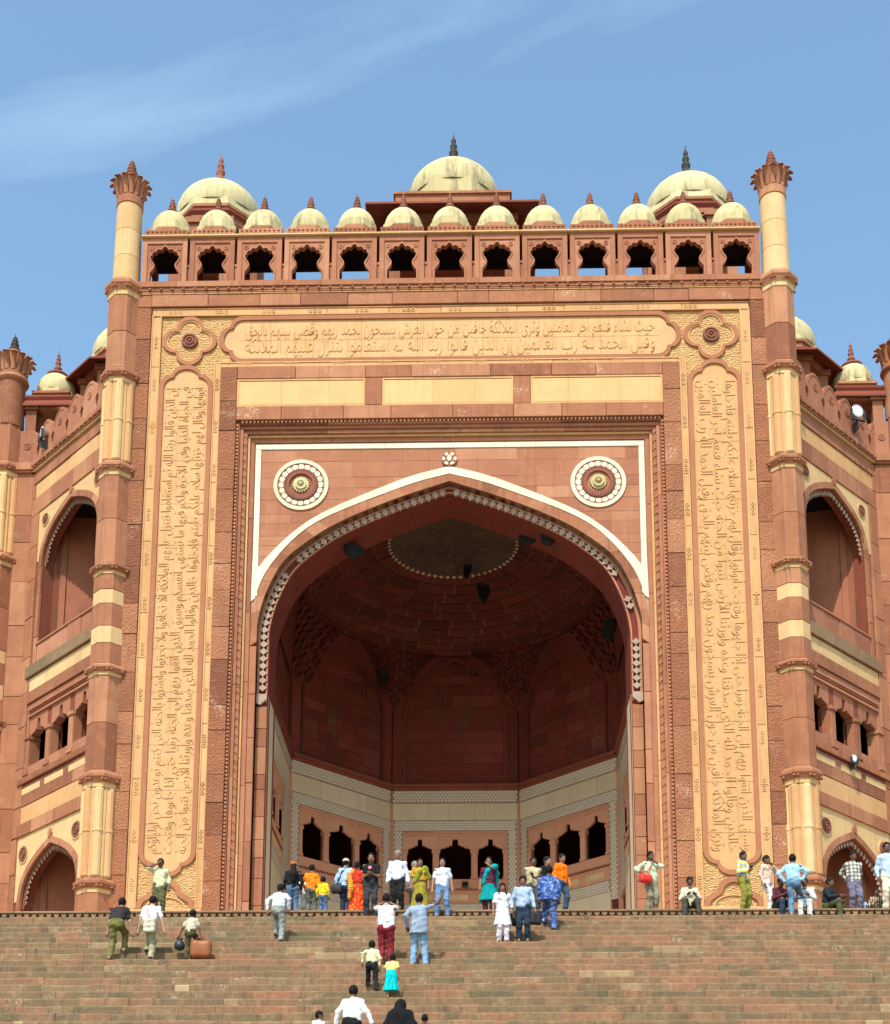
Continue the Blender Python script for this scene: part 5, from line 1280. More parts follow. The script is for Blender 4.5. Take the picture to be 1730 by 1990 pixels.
def person(label, loc, rz, H, skin='skin_brown', hair='hair_black', top=None, bottom=None, lean=0., wl=None, wr=None, al=None, ar=None, pz=None, hd=(0, 0), child=False, female=False,
           sleeve='long', hem=.86, skirt=None, wrap=None, long_hair=None, cap=None, shoe='shoe_dark', bare=False, sit=False, fat=1., el=None, er=None, kn=(0, 1, 0), group='visitors at the gateway', hood=None, tee_collar=None):
    """local axes: x to the figure's left-hand... right side +x, y forward, z up; sizes for a 1.7 m adult"""
    J = {}; hs = 1.26 if child else 1.08; P0 = np.array((0, 0, pz if pz else .92))
    for s_, k in ((-1, 'l'), (1, 'r')):
        J['hip'+k] = P0+(s_*.085, 0, -.02)
        an = {'l': al, 'r': ar}[k]; an = np.array(an if an is not None else (s_*.11, 0, .085), float)
        J['kne'+k], J['ank'+k] = ik(J['hip'+k], an, .43, .415, kn)
    up = {'waist': P0+(0, 0, .14), 'chest': P0+(0, .0, .36), 'neck': P0+(0, -.01, .535), 'shol': P0+(-.172, -.01, .455), 'shor': P0+(.172, -.01, .455)}
    for q in up: J[q] = rotx(up[q], P0, lean)
    hpos = J['neck']+np.array((0, .025+.06*math.sin(lean), .142*1.0)); J['head'] = hpos
    for s_, k, w_ in ((-1, 'l', wl), (1, 'r', wr)):
        sh = J['sho'+k]; w_ = np.array(w_, float) if w_ is not None else rotx(P0+(s_*.25, .05, -.06), P0, lean*.6)
        J['elb'+k], J['wri'+k] = ik(sh, w_, .29, .265, {'l': el, 'r': er}[k] or (s_*.6, -1, -.2))
    lo = np.min(list(J.values()), 0)-.3; hi = np.max(list(J.values()), 0)+.3; lo[2] = min(lo[2], -.02)
    seed = len(PEOPLE)+1
    # ---- body (one continuous surface)
    B = Field(lo, hi)
    c_ = J['head']; yaw, pit = hd
    cy_, sy_ = math.cos(yaw), math.sin(yaw); cp, sp_ = math.cos(pit), math.sin(pit)
    Mh = np.array([[cy_, sy_, 0], [-sy_*cp, cy_*cp, sp_], [sy_*sp_, -cy_*sp_, cp]])  # rows: head x, y, z axes
    def hp(x, y, z): return c_+hs*(Mh[0]*x+Mh[1]*y+Mh[2]*z)
    B.ell(c_+Mh[2]*.015*hs, np.array((.077, .095, .108))*hs, .01, Mh.tolist()); B.ell(hp(0, .025, -.055), np.array((.058, .068, .062))*hs, .03, Mh.tolist())
    B.cap(hp(0, .088, .01), hp(0, .108, -.03), .010*hs, .016*hs, .012); B.cap(hp(-.03, .08, .035), hp(.03, .08, .035), .013*hs, None, .012); B.cap(hp(-.02, .088, -.068), hp(.02, .088, -.068), .010*hs, None, .01)
    for s_ in (-1, 1): B.ell(hp(s_*.079, -.005, -.005), np.array((.014, .024, .034))*hs, .006, Mh.tolist())
    B.cap(J['neck']-(0, 0, .04), hp(0, -.005, -.06), .055, .05, .03)
    for s_ in (-1, 1):
        B.cap(P0+(s_*.06, 0, .0), J['waist']+(s_*.05, 0, 0), .105*fat, .098*fat, .05); B.cap(J['waist']+(s_*.05, 0, 0), J['chest']+(s_*.07, 0, 0), .098*fat, .108, .05)
        if female: B.ell(J['chest']+rotx((s_*.075, .085, -.01), (0, 0, 0), lean), (.06, .055, .06), .04)
    for k in 'lr':
        B.cap(J['chest']+(0, 0, .07), J['sho'+k], .075, .062, .05); B.cap(J['sho'+k], J['elb'+k], .052, .041, .03); B.cap(J['elb'+k], J['wri'+k], .041, .027, .02)
        B.cap(J['hip'+k], J['kne'+k], .088*fat, .056, .04); B.cap(J['kne'+k], J['ank'+k], .056, .038, .03)
        fw_ = np.array((0, 1, 0.)) if not sit else np.array((0, 1, -.1)); B.cap(J['ank'+k]-(0, .03, .045), J['ank'+k]+fw_*.13-(0, 0, .058), .036, .028, .02)
    hands = MB()
    for k, s_ in (('l', -1), ('r', 1)):
        w0, e0 = J['wri'+k], J['elb'+k]; u = (w0-e0)/np.linalg.norm(w0-e0); sd_ = np.cross(u, (0, 0, 1.)); sd_ = sd_/np.linalg.norm(sd_) if np.linalg.norm(sd_) > .2 else np.array((1., 0, 0)); nn = np.cross(sd_, u)
        B.cap(w0, w0+u*.075, .03, .034, .015)
        for q, (off, ln) in enumerate(((-.032, .068), (-.011, .08), (.011, .076), (.031, .06))):
            a = w0+u*.085+sd_*off; b = a+u*ln*.5+nn*.008*s_; d_ = a+u*ln*.85+nn*.03; chain(hands, [a-u*.02, a, b, d_], [.0115, .0115, .0105, .007])
        a = w0+u*.03+sd_*(.03)*-1; chain(hands, [a, a+u*.03-sd_*.025, a+u*.06-sd_*.032], [.014, .0125, .008])
    root = thing('person', label, 'person', loc, rz, group); root.scale = (H/1.74,)*3
    P, Q = B.mesh(); body = O('body', np_mesh('body', P, Q, skin, True, hands), None, root)
    for s_ in (-1, 1):
        e = MB(); cc = hp(s_*.032, .089, .012); e.lathe(tuple(cc), [(.001, -.008), (.011, -.004), (.012, .003), (.001, .008)], 8); O('eye', e, 'eye_dark', root, smooth=True)
    # ---- hair
    if hair and not hood:
        Hf = Field(c_-.25, c_+.25, .014); Hf.ell(c_+Mh[2]*.028*hs-Mh[1]*.008, np.array((.088, .104, .112))*hs, 0, Mh.tolist())
        Hf.cut(hp(0, .066, .03), Mh[1]*1.0-Mh[2]*.75); Hf.cut(hp(0, 0, -.055), -Mh[2]+Mh[1]*.15)
        Hf.wrinkle(.004, 120, 90, seed)
        P, Q = Hf.mesh(); O('hair', np_mesh('hair', P, Q, hair), None, root)
    if long_hair:
        Hf = Field(c_-np.array((.3, .35, .95)), c_+np.array((.3, .3, .3)), .016)
        if long_hair == 'loose':
            Hf.cap(hp(0, -.05, .0), J['chest']+(0, -.13, .02), .085, .11, .03); Hf.cap(J['chest']+(0, -.13, .02), J['waist']+(0, -.15, .06), .11, .07, .03)
        elif long_hair == 'bun': Hf.ell(hp(0, -.12, -.01), (.05, .045, .05), .0)
        elif long_hair == 'braids':
            for s_ in (-1, 1):
                Hf.cap(hp(s_*.08, -.01, -.03), J['chest']+(s_*.105, .085, .12), .024, .024, .01); Hf.cap(J['chest']+(s_*.105, .085, .12), J['chest']+(s_*.10, .135, -.05), .024, .02, .01)
        P, Q = Hf.mesh(); O('long_hair', np_mesh('long_hair', P, Q, hair or 'hair_black'), None, root)
    if cap:
        Hf = Field(c_-.3, c_+.3, .014); Hf.ell(c_+Mh[2]*.045*hs, np.array((.095, .11, .10))*hs, 0, Mh.tolist()).cut(hp(0, 0, .045), -Mh[2])
        Hf.cap(hp(-.03, .09, .05), hp(-.02, .15, .045), .03, .02, .01); Hf.cap(hp(.03, .09, .05), hp(.02, .15, .045), .03, .02, .01)
        P, Q = Hf.mesh(); O('cap', np_mesh('cap', P, Q, cap), None, root)
    # ---- shirt
    if top:
        T = Field(lo, hi); g = .016
        for s_ in (-1, 1):
            T.cap(J['waist']+(s_*.055, 0, -.12), J['waist']+(s_*.055, 0, 0), (.112+g)*fat, (.106+g)*fat, .05); T.cap(J['waist']+(s_*.055, 0, 0), J['chest']+(s_*.072, 0, .02), (.106+g)*fat, .112+g, .05)
            if hem < .80: T.cap(P0+(s_*.07, 0, hem-.95), P0+(s_*.06, 0, .05), .135*fat+g, .118*fat+g, .05)
            if female: T.ell(J['chest']+rotx((s_*.075, .09, -.01), (0, 0, 0), lean), (.068, .062, .068), .04)
        for k in 'lr':
            T.cap(J['chest']+(0, 0, .085), J['sho'+k], .084, .062, .05); mid = J['sho'+k]+(J['elb'+k]-J['sho'+k])*(.72 if sleeve == 'short' else 1.)
            T.cap(J['sho'+k], mid, .063, .057, .03)
            if sleeve == 'long': T.cap(J['elb'+k], J['wri'+k]-(J['wri'+k]-J['elb'+k])*.06, .060, .043, .02)
            elif sleeve == 'rolled': T.cap(J['elb'+k], J['elb'+k]+(J['wri'+k]-J['elb'+k])*.25, .060, .054, .02)
            if sleeve == 'short':
                u = (J['elb'+k]-J['sho'+k]); u /= np.linalg.norm(u)
        T.wrinkle(.009, 24, 24, seed); T.cut((0, 0, hem-.92+P0[2] if not sit else P0[2]-.02), (0, 0, -1)); T.cut(J['neck']+(0, 0, .012), (0, .25, 1))
        P, Q = T.mesh(); O('shirt', np_mesh('shirt', P, Q, top), None, root)
        Cc = Field(J['neck']-.15, J['neck']+.15, .014)
        for q in range(10):
            a = 2*math.pi*q/10; b = 2*math.pi*(q+1)/10
            Cc.cap(J['neck']+(.062*math.cos(a), .064*math.sin(a)+.004, .0+.012*-math.sin(a)), J['neck']+(.062*math.cos(b), .064*math.sin(b)+.004, .0-.012*math.sin(b)), .014, None, .005)
        P, Q = Cc.mesh(); O('collar', np_mesh('collar', P, Q, tee_collar or top), None, root)
    # ---- trousers or skirt
    if bottom:
        T = Field(lo, hi); g = .016
        for k, s_ in (('l', -1), ('r', 1)):
            T.cap(P0+(s_*.06, 0, .06), P0+(s_*.065, 0, -.02), .112*fat+g*.4, .118*fat+g*.5, .04); T.cap(J['hip'+k], J['kne'+k], .104*fat, .082, .04); T.cap(J['kne'+k], J['ank'+k]+(0, 0, -.02), .082, .072, .03)
        T.wrinkle(.009, 22, 26, seed+50); T.cut(P0+(0, 0, .11), (0, 0, 1))
        P, Q = T.mesh(); O('trousers', np_mesh('trousers', P, Q, bottom), None, root)
        if top and hem > .84:
            m = MB(); n = 20; m.ring(lambda u, z, d: (0, 0, 0), [], [], 0, 0, closed=False) if False else None
    if skirt:
        T = Field(lo, hi); mat_, zb_, rb_ = skirt
        for s_ in (-1, 1): T.cap(P0+(s_*.06, 0, .08), P0+(s_*.06, 0, -.08), .108, .13, .04); T.cap(P0+(s_*.06, 0, -.08), (s_*.09, .03, zb_), .135, rb_, .06)
        T.wrinkle(.008, 34, 8, seed+80); T.cut((0, 0, zb_), (0, 0, -1)); T.cut(P0+(0, 0, .13), (0, 0, 1))
        P, Q = T.mesh(); O('skirt', np_mesh('skirt', P, Q, mat_), None, root)
    if wrap:    # sari drape: from the hip across the chest to the left shoulder and down the back
        T = Field(lo-.1, hi+.1); a, b_, c2 = P0+(.15, .07, .04), J['chest']+(.02, .13, .0), J['shol']+(.03, .02, .07)
        T.cap(a, b_, .075, .075, .03); T.cap(b_, c2, .075, .075, .03); T.cap(c2, J['shol']+(-.02, -.13, -.10), .075, .08, .03); T.cap(J['shol']+(-.02, -.13, -.10), P0+(-.12, -.20, -.10), .08, .09, .03); T.cap(P0+(-.12, -.20, -.10), P0+(-.15, -.2, -.38), .09, .07, .03)
        T.cap(J['shol']+(.0, .02, .03), J['elbl']+(-.03, .0, .05), .085, .08, .03)
        T.wrinkle(.007, 30, 20, seed+90); P, Q = T.mesh(); O('drape', np_mesh('drape', P, Q, wrap), None, root)
    if hood:    # burqa: one cloth from the head to the ground
        T = Field(lo-.1, hi+.1); T.ell(c_+(0, -.01, .02), (.115, .13, .135), .02); T.cap(c_-(0, .02, .05), J['chest']+(0, -.02, .08), .12, .16, .06)
        for k in 'lr': T.cap(J['chest']+(0, 0, .08), J['sho'+k]-(0, 0, .02), .13, .11, .06); T.cap(J['sho'+k], J['elb'+k], .11, .12, .06); T.cap(J['elb'+k], J['wri'+k], .12, .07, .06)
        for s_ in (-1, 1): T.cap(J['chest']+(s_*.06, 0, 0), (s_*.13, 0, .1), .17, .24, .08)
        T.wrinkle(.01, 22, 9, seed); T.cut((0, 0, .03), (0, 0, -1)); P, Q = T.mesh(); O('robe', np_mesh('robe', P, Q, hood), None, root)
    # ---- shoes
    if not bare:
        T = Field(lo, hi, .016)
        for k in 'lr':
            A = J['ank'+k]; T.cap(A-(0, .04, .05), A+(0, .14, -.058), .045, .036, .02); T.cap(A-(0, .03, .04), A+(0, 0, .0), .045, .045, .02); 
        zf = min(J['ankl'][2], J['ankr'][2])
        P, Q = T.mesh(); O('shoes', np_mesh('shoes', P, Q, shoe), None, root)
    PEOPLE.append((root, J)); return root, J
WHITE, BLUE_L, NAVY, BLACK, JEANS, GREY, OLIVE, KHAKI, CREAM_C = (.72, .73, .74), (.40, .55, .75), (.02, .028, .06), (.014, .014, .016), (.10, .17, .30), (.22, .23, .22), (.13, .13, .05), (.32, .28, .16), (.62, .58, .38)
FRONT, BACK = math.pi, 0.
up_r = dict(ar=(.12, .30, .365), al=(-.11, -.04, .10), pz=.93)       # climbing, right foot on the next step
up_l = dict(al=(-.12, .30, .365), ar=(.11, -.04, .10), pz=.93)
person('tourist in charcoal tee and olive trousers bending forward as he climbs', (-8.50, -8.02, -2.52), BACK-.15, 1.84, 'skin_light', top=cloth((.035, .028, .03)), bottom=cloth((.17, .16, .05)), lean=.55, sleeve='short', shoe='shoe_tan', wl=(-.34, .30, .80), wr=(.30, .34, .72), hem=.86, **up_r)
person('tourist in white tee with a cream bag strapped across his back', (-7.66, -7.98, -2.52), BACK-.1, 1.86, 'skin_light', top=cloth((.78, .78, .78)), bottom=cloth((.36, .32, .2)), lean=.45, sleeve='short', shoe='shoe_dark', wl=(-.33, .22, .78), wr=(.36, .16, .74), **up_l)
person('boy in cream shirt carrying a brown case up the steps', (-6.55, -7.98, -2.52), BACK-.2, 1.38, 'skin_dark', top=cloth((.55, .5, .36)), bottom=cloth((.075, .075, .035)), lean=.25, sleeve='short', child=True, wl=(-.48, .05, .72), wr=(.34, .12, .72), bare=True, **up_r)
person('man in cream shirt holding a hand to his face before the inscription', (-8.62, -2.7, 0), FRONT+.1, 1.88, 'skin_dark', top=cloth((.62, .60, .36)), bottom=cloth((.1, .1, .05)), fat=1.08, wr=(.10, .17, 1.52), er=(1, .2, -.6), sleeve='rolled')
person('man in white shirt and grey trousers hurrying up the steps', (-4.50, -6.42, -1.68), BACK-.1, 1.74, 'skin_brown', top=cloth((.66, .70, .72)), bottom=cloth((.28, .29, .28)), lean=.35, wl=(-.28, -.05, .92), wr=(.28, .05, .95), hem=.88, **up_l)
person('visitor with an orange cap over long black hair and black top', (-4.58, -2.9, 0), BACK+.2, 1.70, 'skin_mid', top=cloth(BLACK), bottom=cloth(JEANS), cap=cloth((.8, .12, .02)), long_hair='loose', female=True)
person('boy in orange shirt and grey trousers walking into the arch', (-4.04, -2.75, 0), BACK, 1.66, 'skin_brown', top=cloth((.75, .22, .01)), bottom=cloth((.12, .13, .11)), wl=(-.22, .2, 1.0))
person('small child in bright yellow shirt facing the arch', (-3.68, -2.9, 0), BACK-.2, 1.22, 'skin_brown', top=cloth((.85, .6, .02)), bottom=cloth(JEANS), child=True)
person('figure in white kurta between the orange shirt and the black top', (-4.33, -2.3, 0), BACK, 1.5, 'skin_mid', top=cloth((.7, .7, .68)), bottom=cloth((.68, .68, .66)), hem=.5)
person('man in pale blue shirt and beige cap with a dark shoulder bag', (-3.02, -2.8, 0), BACK-.25, 1.82, 'skin_mid', top=cloth((.36, .54, .80)), bottom=cloth((.02, .03, .07)), cap=cloth((.6, .5, .33)), hem=.9)
person('woman in red and orange striped sari seen from behind', (-2.66, -3.0, 0), BACK-.3, 1.66, 'skin_brown', top=cloth((.55, .04, .02)), skirt=(cloth((.75, .05, .015), 'floral', (.8, .35, .03)), .06, .20), wrap=cloth((.55, .12, .03), 'stripe', (.85, .42, .06), 2.2), female=True, sleeve='short', long_hair='bun', hem=1.02)
person('man in black tee with a round badge, arms before him', (-2.18, -3.78, -.28), FRONT-.05, 1.96, 'skin_brown', top=cloth(BLACK), bottom=cloth((.04, .042, .05)), sleeve='short', wl=(-.05, .27, 1.1), wr=(.04, .28, 1.08), tee_collar=cloth(BLACK))
person('man with cropped grey hair, white long sleeved shirt and black trousers', (-1.44, -3.2, 0), FRONT, 1.94, 'skin_brown', hair='hair_grey', top=cloth((.70, .74, .82)), bottom=cloth(BLACK), fat=1.1, wl=(-.28, .04, .84), wr=(.28, .04, .84), hem=.84)
person('woman in olive green sari with orange front', (-.78, -3.15, 0), FRONT+.15, 1.70, 'skin_brown', top=cloth((.5, .28, .03)), skirt=(cloth((.28, .26, .03), 'floral', (.5, .28, .04)), .06, .21), wrap=cloth((.24, .25, .03)), female=True, sleeve='short', long_hair='bun', hem=1.02, fat=1.08)
person('grey haired person half hidden behind the olive sari', (-.97, -2.5, 0), FRONT+.4, 1.82, 'skin_mid', hair='hair_grey', top=cloth((.5, .42, .36)), bottom=cloth(GREY))
person('girl in white tee and blue jeans posing on the top step', (-.10, -3.78, -.28), FRONT, 1.80, 'skin_mid', top=cloth((.66, .74, .86)), bottom=cloth((.13, .24, .42)), female=True, sleeve='short', long_hair='bun', wl=(-.28, .04, .84), wr=(.28, .04, .84), al=(-.16, 0, .085), ar=(.16, 0, .085), shoe='shoe_tan')
person('woman in teal sari and purple blouse raising a hand to her mouth', (1.27, -2.9, 0), FRONT-.2, 1.82, 'skin_brown', top=cloth((.10, .02, .05)), skirt=(cloth((.0, .26, .27)), .42, .20), bottom=cloth((.08, .015, .03)), wrap=cloth((.0, .32, .34)), female=True, sleeve='short', long_hair='bun', wl=(-.02, .16, 1.46), el=(-1, .3, -.8), hem=1.02, fat=1.05)
person('man in white tee and maroon trousers raising a camera', (-1.42, -8.46, -2.8), BACK+.03, 1.92, 'skin_brown', top=cloth((.78, .78, .80)), bottom=cloth((.22, .02, .03)), sleeve='short', fat=1.12, wl=(-.09, .33, 1.60), wr=(.09, .33, 1.60), el=(-1, .1, -.35), er=(1, .1, -.35), hem=.84, shoe='shoe_dark')
person('man in grey blue shirt pointing up to the right', (-.58, -8.46, -2.8), BACK-.08, 1.92, 'skin_dark', top=cloth((.28, .36, .48)), bottom=cloth((.20, .34, .50)), wr=(.52, .16, 1.74), er=(.3, -.3, -1), wl=(-.27, .0, .95), hem=.76, al=(-.15, 0, .085), ar=(.15, 0, .085), shoe='shoe_tan')
person('girl in white school dress with two black braids', (1.60, -6.42, -1.68), FRONT+.1, 1.66, 'skin_brown', top=cloth((.72, .70, .76)), skirt=(cloth((.72, .70, .76)), .48, .17), bottom=cloth((.70, .68, .75)), long_hair='braids', female=True, sleeve='short', wl=(-.30, .02, .82), wr=(.27, .05, .85), hem=.8, shoe='shoe_tan', hd=(0, -.25))
person('man in light blue shirt and dark jeans coming down with a black bag', (2.16, -6.40, -1.68), FRONT-.05, 1.86, 'skin_brown', top=cloth((.36, .46, .66)), bottom=cloth((.02, .035, .06)), wl=(-.30, .10, .80), wr=(.29, .06, .86), hd=(0, -.3), hem=.88, lean=.06, shoe='shoe_tan')
person('man in blue camouflage suit climbing beside the dark bag', (2.92, -5.40, -1.12), BACK-.05, 1.92, 'skin_dark', top=cloth((.06, .13, .42), 'camo', (.45, .55, .8)), bottom=cloth((.06, .13, .42), 'camo', (.45, .55, .8)), lean=.15, hem=.78, fat=1.08, **up_l)
person('man in beige shirt with folded arms on the terrace', (2.60, -2.6, 0), FRONT+.2, 1.90, 'skin_dark', top=cloth((.48, .42, .26)), bottom=cloth((.07, .07, .05)), wl=(.08, .2, 1.17), wr=(-.08, .22, 1.12), sleeve='rolled')
person('youth in black tee with white sleeve edge behind the camouflage suit', (3.02, -2.35, 0), FRONT+.9, 2.0, 'skin_mid', top=cloth(BLACK), bottom=cloth((.05, .05, .06)), sleeve='short')
person('boy in vivid orange jacket and blue jeans', (3.42, -3.05, 0), FRONT+.8, 1.86, 'skin_brown', top=cloth((.85, .17, .005)), bottom=cloth((.04, .08, .13)), hem=.84, wl=(-.22, .1, .86), ar=(.17, -.2, .085))
person('man in mint shirt with a red bag, hand to his chin', (6.08, -2.8, 0), FRONT+.5, 2.0, 'skin_dark', top=cloth((.52, .62, .42)), bottom=cloth((.24, .22, .15)), wl=(.02, .17, 1.45), el=(-1, .2, -.8), wr=(.26, .08, 1.05), er=(1, -.4, 0), sleeve='rolled', hem=.82, hd=(.3, 0))
# seated on the terrace edge
def seated(label, x, y, top, bottom, rz=FRONT, H=1.84, skin='skin_dark', wl=(-.12, .42, .62), wr=(.12, .42, .62), lean=.28, spread=.13, **kw):
    return person(label, (x, y, -.28*H/1.74*1.0+.02), rz, H, skin, top=top, bottom=bottom, sit=True, pz=.40, al=(-spread, .42, .085), ar=(spread, .42, .085), kn=(0, .25, 1), wl=wl, wr=wr, lean=lean, **kw)
seated('man in cream shirt squatting alone on the terrace edge', 7.12, -3.32, cloth((.62, .57, .42)), cloth((.07, .065, .05)), hd=(0, -.3), lean=.35, spread=.2)
person('youth in yellow, white and blue striped sweater and olive trousers', (8.75, -3.25, 0), FRONT+.7, 1.84, 'skin_dark', top=cloth((.75, .55, .08), 'stripe', (.45, .55, .75), 1.2), bottom=cloth((.25, .24, .04)), wl=(-.02, .22, 1.2), wr=(.10, .24, 1.12))
person('man in peach shirt and white trousers eating with one hand', (9.52, -2.8, 0), FRONT+.9, 1.86, 'skin_dark', top=cloth((.72, .52, .40)), bottom=cloth((.72, .70, .66)), wl=(-.02, .17, 1.42), el=(-1, .2, -.8), hem=.8, ar=(.14, .14, .085))
person('man in sky blue shirt and jeans with hands on hips', (10.08, -3.78, -.28), BACK-.25, 1.90, 'skin_dark', top=cloth((.34, .58, .78)), bottom=cloth((.12, .22, .34)), wl=(-.22, .02, .98), wr=(.22, .02, .98), el=(-1, -.3, 0), er=(1, -.3, 0), lean=.12, hem=.9, ar=(.26, .30, .365), al=(-.08, -.06, .085), shoe='shoe_tan')
seated('man in dark red check shirt sitting behind the jeans legs', 9.74, -3.25, cloth((.16, .02, .03), 'plaid', (.05, .03, .05)), cloth((.03, .045, .075)), rz=FRONT+.3)
seated('man in white shirt and white trousers sitting with bent knees', 10.55, -3.2, cloth((.66, .70, .72)), cloth((.66, .64, .58)), rz=FRONT-.3, lean=.3)
seated('man in black shirt and olive trousers sitting sideways', 11.16, -3.25, cloth((.02, .025, .035)), cloth((.08, .09, .04)), rz=FRONT+.9, lean=.15)
person('man in black and white plaid shirt and mauve trousers', (12.10, -2.8, 0), FRONT+.1, 1.98, 'skin_dark', top=cloth((.7, .68, .6), 'plaid', (.03, .03, .03)), bottom=cloth((.16, .15, .22)), wl=(-.12, -.16, .98), wr=(.12, -.16, .98), hd=(.2, -.2), hem=.82)
seated('child in pale blue shirt sitting low beside the plaid shirt', 12.34, -2.6, cloth((.45, .58, .75)), cloth(GREY), H=1.15, child=True)
seated('person in brown striped shirt sitting by the lower arch', 12.72, -2.7, cloth((.12, .08, .05), 'vstripe', (.5, .4, .28)), cloth((.05, .05, .05)), H=1.5)
person('man in pale blue shirt and cream trousers standing by the lower arch', (13.0, -3.2, 0), FRONT-.1, 2.12, 'skin_dark', top=cloth((.42, .56, .70)), bottom=cloth((.68, .64, .5)), hem=.84)
# on the lower steps
person('boy in cream shirt and black trousers striding up the steps', (-1.62, -10.56, -3.92), BACK+.1, 1.30, 'skin_brown', top=cloth((.68, .66, .40)), bottom=cloth((.02, .02, .025)), child=True, lean=.2, al=(-.12, .34, .36), ar=(.16, -.16, .11), pz=.9, wl=(-.3, -.1, .95))
person('small girl in yellow top and turquoise skirt stooping on the steps', (-1.12, -11.08, -4.2), BACK-.1, 1.16, 'skin_brown', top=cloth((.75, .62, .22)), skirt=(cloth((.0, .55, .58)), .30, .19), child=True, lean=.5, sleeve='short', female=False, bare=True, **up_r)
person('man in white shirt and black trousers leading a boy by the hand', (-1.68, -14.98, -6.44), BACK-.05, 1.76, 'skin_brown', top=cloth((.78, .76, .76)), bottom=cloth(BLACK), fat=1.12, lean=.2, wl=(-.34, .02, .88), wr=(.42, -.05, .9), hem=.86, **up_r)
person('small boy in white shirt looking back over his shoulder', (-2.36, -14.98, -6.44), BACK+.4, 1.18, 'skin_brown', top=cloth((.74, .76, .74)), bottom=cloth(NAVY), child=True, wr=(.30, .10, 1.0), hd=(-1.6, 0))
person('woman in a black burqa climbing the lower steps', (-.68, -15.5, -6.72), BACK-.1, 1.66, 'skin_brown', hood=cloth((.008, .008, .009)), lean=.3, wl=(-.3, .15, .8), wr=(.3, .1, .85), **up_r)
person('child with black hair at the foot of the climb', (-.17, -15.2, -6.44), BACK, 1.06, 'skin_brown', top=cloth((.2, .05, .06)), bottom=cloth(NAVY), child=True)
# ---- carried things
def world_pt(i, key, off=(0, 0, 0)):
    root, J = PEOPLE[i]; s_ = root.scale[0]; p = Vector(tuple((J[key]+np.array(off))*s_)); p.rotate(Matrix.Rotation(root.rotation_euler[2], 3, 'Z')); return p+root.location
def idx_of(word): return next(i for i, (r_, _) in enumerate(PEOPLE) if word in r_['label'])
def bag(name, label, cat, mat, wpt, size, round_=.35, rz=0, handle=True, strap=None, hmat=None):
    t = thing(name, label, cat, wpt, rz); a, b, c = size
    Fd = Field((-a-.1, -b-.1, -c*2-.1), (a+.1, b+.1, .1), max(.012, min(size)/6)); r = min(a, b, c)*.8
    for z in (-r, -2*c+r): Fd.cap((-a+r, 0, z), (a-r, 0, z), r, None, .06)
    Fd.cap((-a+r, 0, -c), (a-r, 0, -c), r*1.08, None, .06); Fd.cap((-a+r, 0, -r), (-a+r, 0, -2*c+r), r, None, .05); Fd.cap((a-r, 0, -r), (a-r, 0, -2*c+r), r, None, .05)
    P, Q = Fd.mesh(); O('bag_body', np_mesh('bag_body', P, Q, mat), None, t)
    if handle:
        m = MB(); chain(m, [(a*.55*math.cos(q), 0, -.02+.13*math.sin(q)) for q in [math.pi*i/8 for i in range(9)]], [.014]*9); O('handle', m, hmat or mat, t, smooth=True)
    if strap:
        m = MB(); chain(m, [tuple(Vector(p)-Vector(wpt)) for p in strap], [.016]*len(strap))
        m.v = [tuple(Matrix.Rotation(-rz, 3, 'Z') @ Vector(v)) for v in m.v]; O('strap', m, hmat or mat, t, smooth=True)
    return t
i = idx_of('brown case'); bag('leather_case', 'rounded brown leather case carried in the boy\'s right hand', 'case', 'leather', world_pt(i, 'wrir', (.03, 0, -.16)), (.27, .15, .24), rz=.1)
p = world_pt(i, 'wril', (0, .03, -.12)); t = thing('water_pot', 'small dark round pot in the boy\'s left hand', 'pot', p)
m = MB(); m.lathe((0, 0, -.30), [(.05, 0), (.12, .04), (.15, .12), (.13, .2), (.07, .25), (.06, .29), (.085, .31)], 18); O('pot_body', m, 'pot_dark', t, smooth=True)
m = MB(); chain(m, [(.08*math.cos(q), 0, .0+.09*math.sin(q)) for q in [math.pi*k/6 for k in range(7)]], [.01]*7); O('handle', m, 'pot_dark', t, smooth=True)
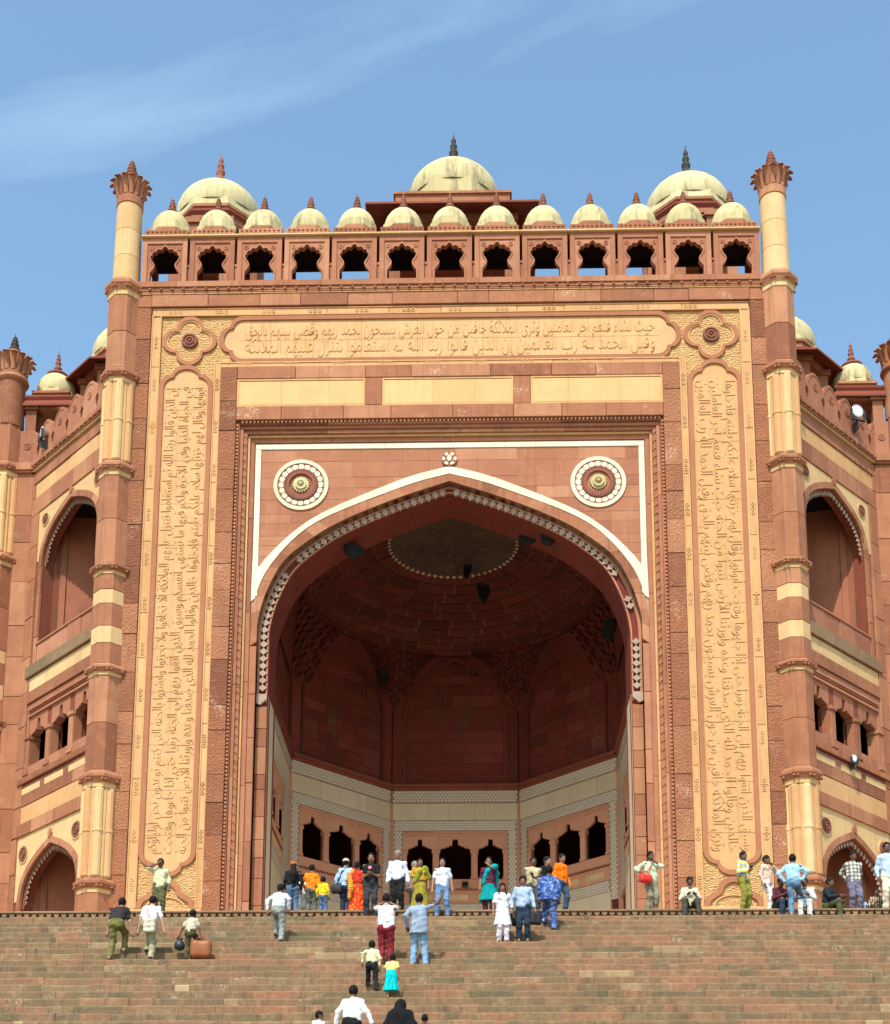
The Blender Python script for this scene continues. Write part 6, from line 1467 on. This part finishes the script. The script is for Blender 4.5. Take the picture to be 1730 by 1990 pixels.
i = idx_of('cream bag'); bag('shoulder_bag', 'cream cloth shoulder bag hanging at the white tee tourist\'s hip', 'bag', cloth((.58, .54, .42)), world_pt(i, 'hipr', (.0, -.17, .10)), (.16, .07, .19), rz=-.2, handle=False,
    strap=[world_pt(i, 'hipr', (.0, -.17, .10)), world_pt(i, 'waist', (.03, -.17, .05)), world_pt(i, 'chest', (-.05, -.16, .02)), world_pt(i, 'shol', (.05, -.04, .09)), world_pt(i, 'shol', (.08, .07, .05))], hmat=cloth((.5, .25, .25)))
i = idx_of('beige cap'); bag('shoulder_bag', 'dark bag at the hip of the man in beige cap', 'bag', 'black_bag', world_pt(i, 'hipl', (-.14, -.08, .06)), (.16, .09, .14), handle=False, strap=[world_pt(i, 'hipl', (-.14, -.08, .06)), world_pt(i, 'chest', (-.06, -.15, .05)), world_pt(i, 'shor', (-.05, -.02, .09))])
i = idx_of('raising a camera'); t = thing('camera', 'small dark camera held up by the man in maroon trousers', 'camera', (world_pt(i, 'wril', (.09, .1, .04))+world_pt(i, 'wrir', (-.09, .1, .04)))/2, .03)
m = MB(); m.box(FAC, -.07, .07, -.045, .045, -.02, .02, .008); O('camera_body', m, 'camera_grey', t); m = MB(); m.lathe((0, 0, 0), [(.028, 0), (.028, .04), (.02, .045)], 14); m.v = [(x, z+.02, y) for x, y, z in m.v]; O('lens', m, 'soot_shade_black', t, smooth=True)
i = idx_of('coming down'); bag('travel_bag', 'soft black travel bag behind the man in dark jeans', 'bag', 'black_bag', world_pt(i, 'wrir', (.05, -.12, -.02)), (.26, .13, .20), rz=FRONT+.4)
bag('travel_bag', 'black school bag between the white dress and the dark jeans', 'bag', 'black_bag', world_pt(i, 'wril', (-.02, -.05, -.02)), (.16, .10, .20), rz=.3)
i = idx_of('mint shirt'); bag('shoulder_bag', 'bright red bag on a red strap over a mint shirt', 'bag', 'red_bag', world_pt(i, 'wrir', (.02, .10, -.02)), (.19, .10, .13), rz=FRONT+.4, strap=[world_pt(i, 'wrir', (.02, .10, -.02)), world_pt(i, 'chest', (.10, .15, .0)), world_pt(i, 'shol', (.10, .07, .09)), world_pt(i, 'shol', (.07, -.07, .07))])
i = idx_of('round badge'); t = PEOPLE[i][0]
J = PEOPLE[i][1]; m = MB(); m.disc(lambda u, z, d: (u, -d, z), -.03, 0, 0, .045, -.01, .0, 16); o = O('shirt_badge', m, cloth((.75, .2, .2), 'floral', (.8, .8, .8), 3.), t); o.location = tuple(J['chest']+np.array((.05, .135, .03)))
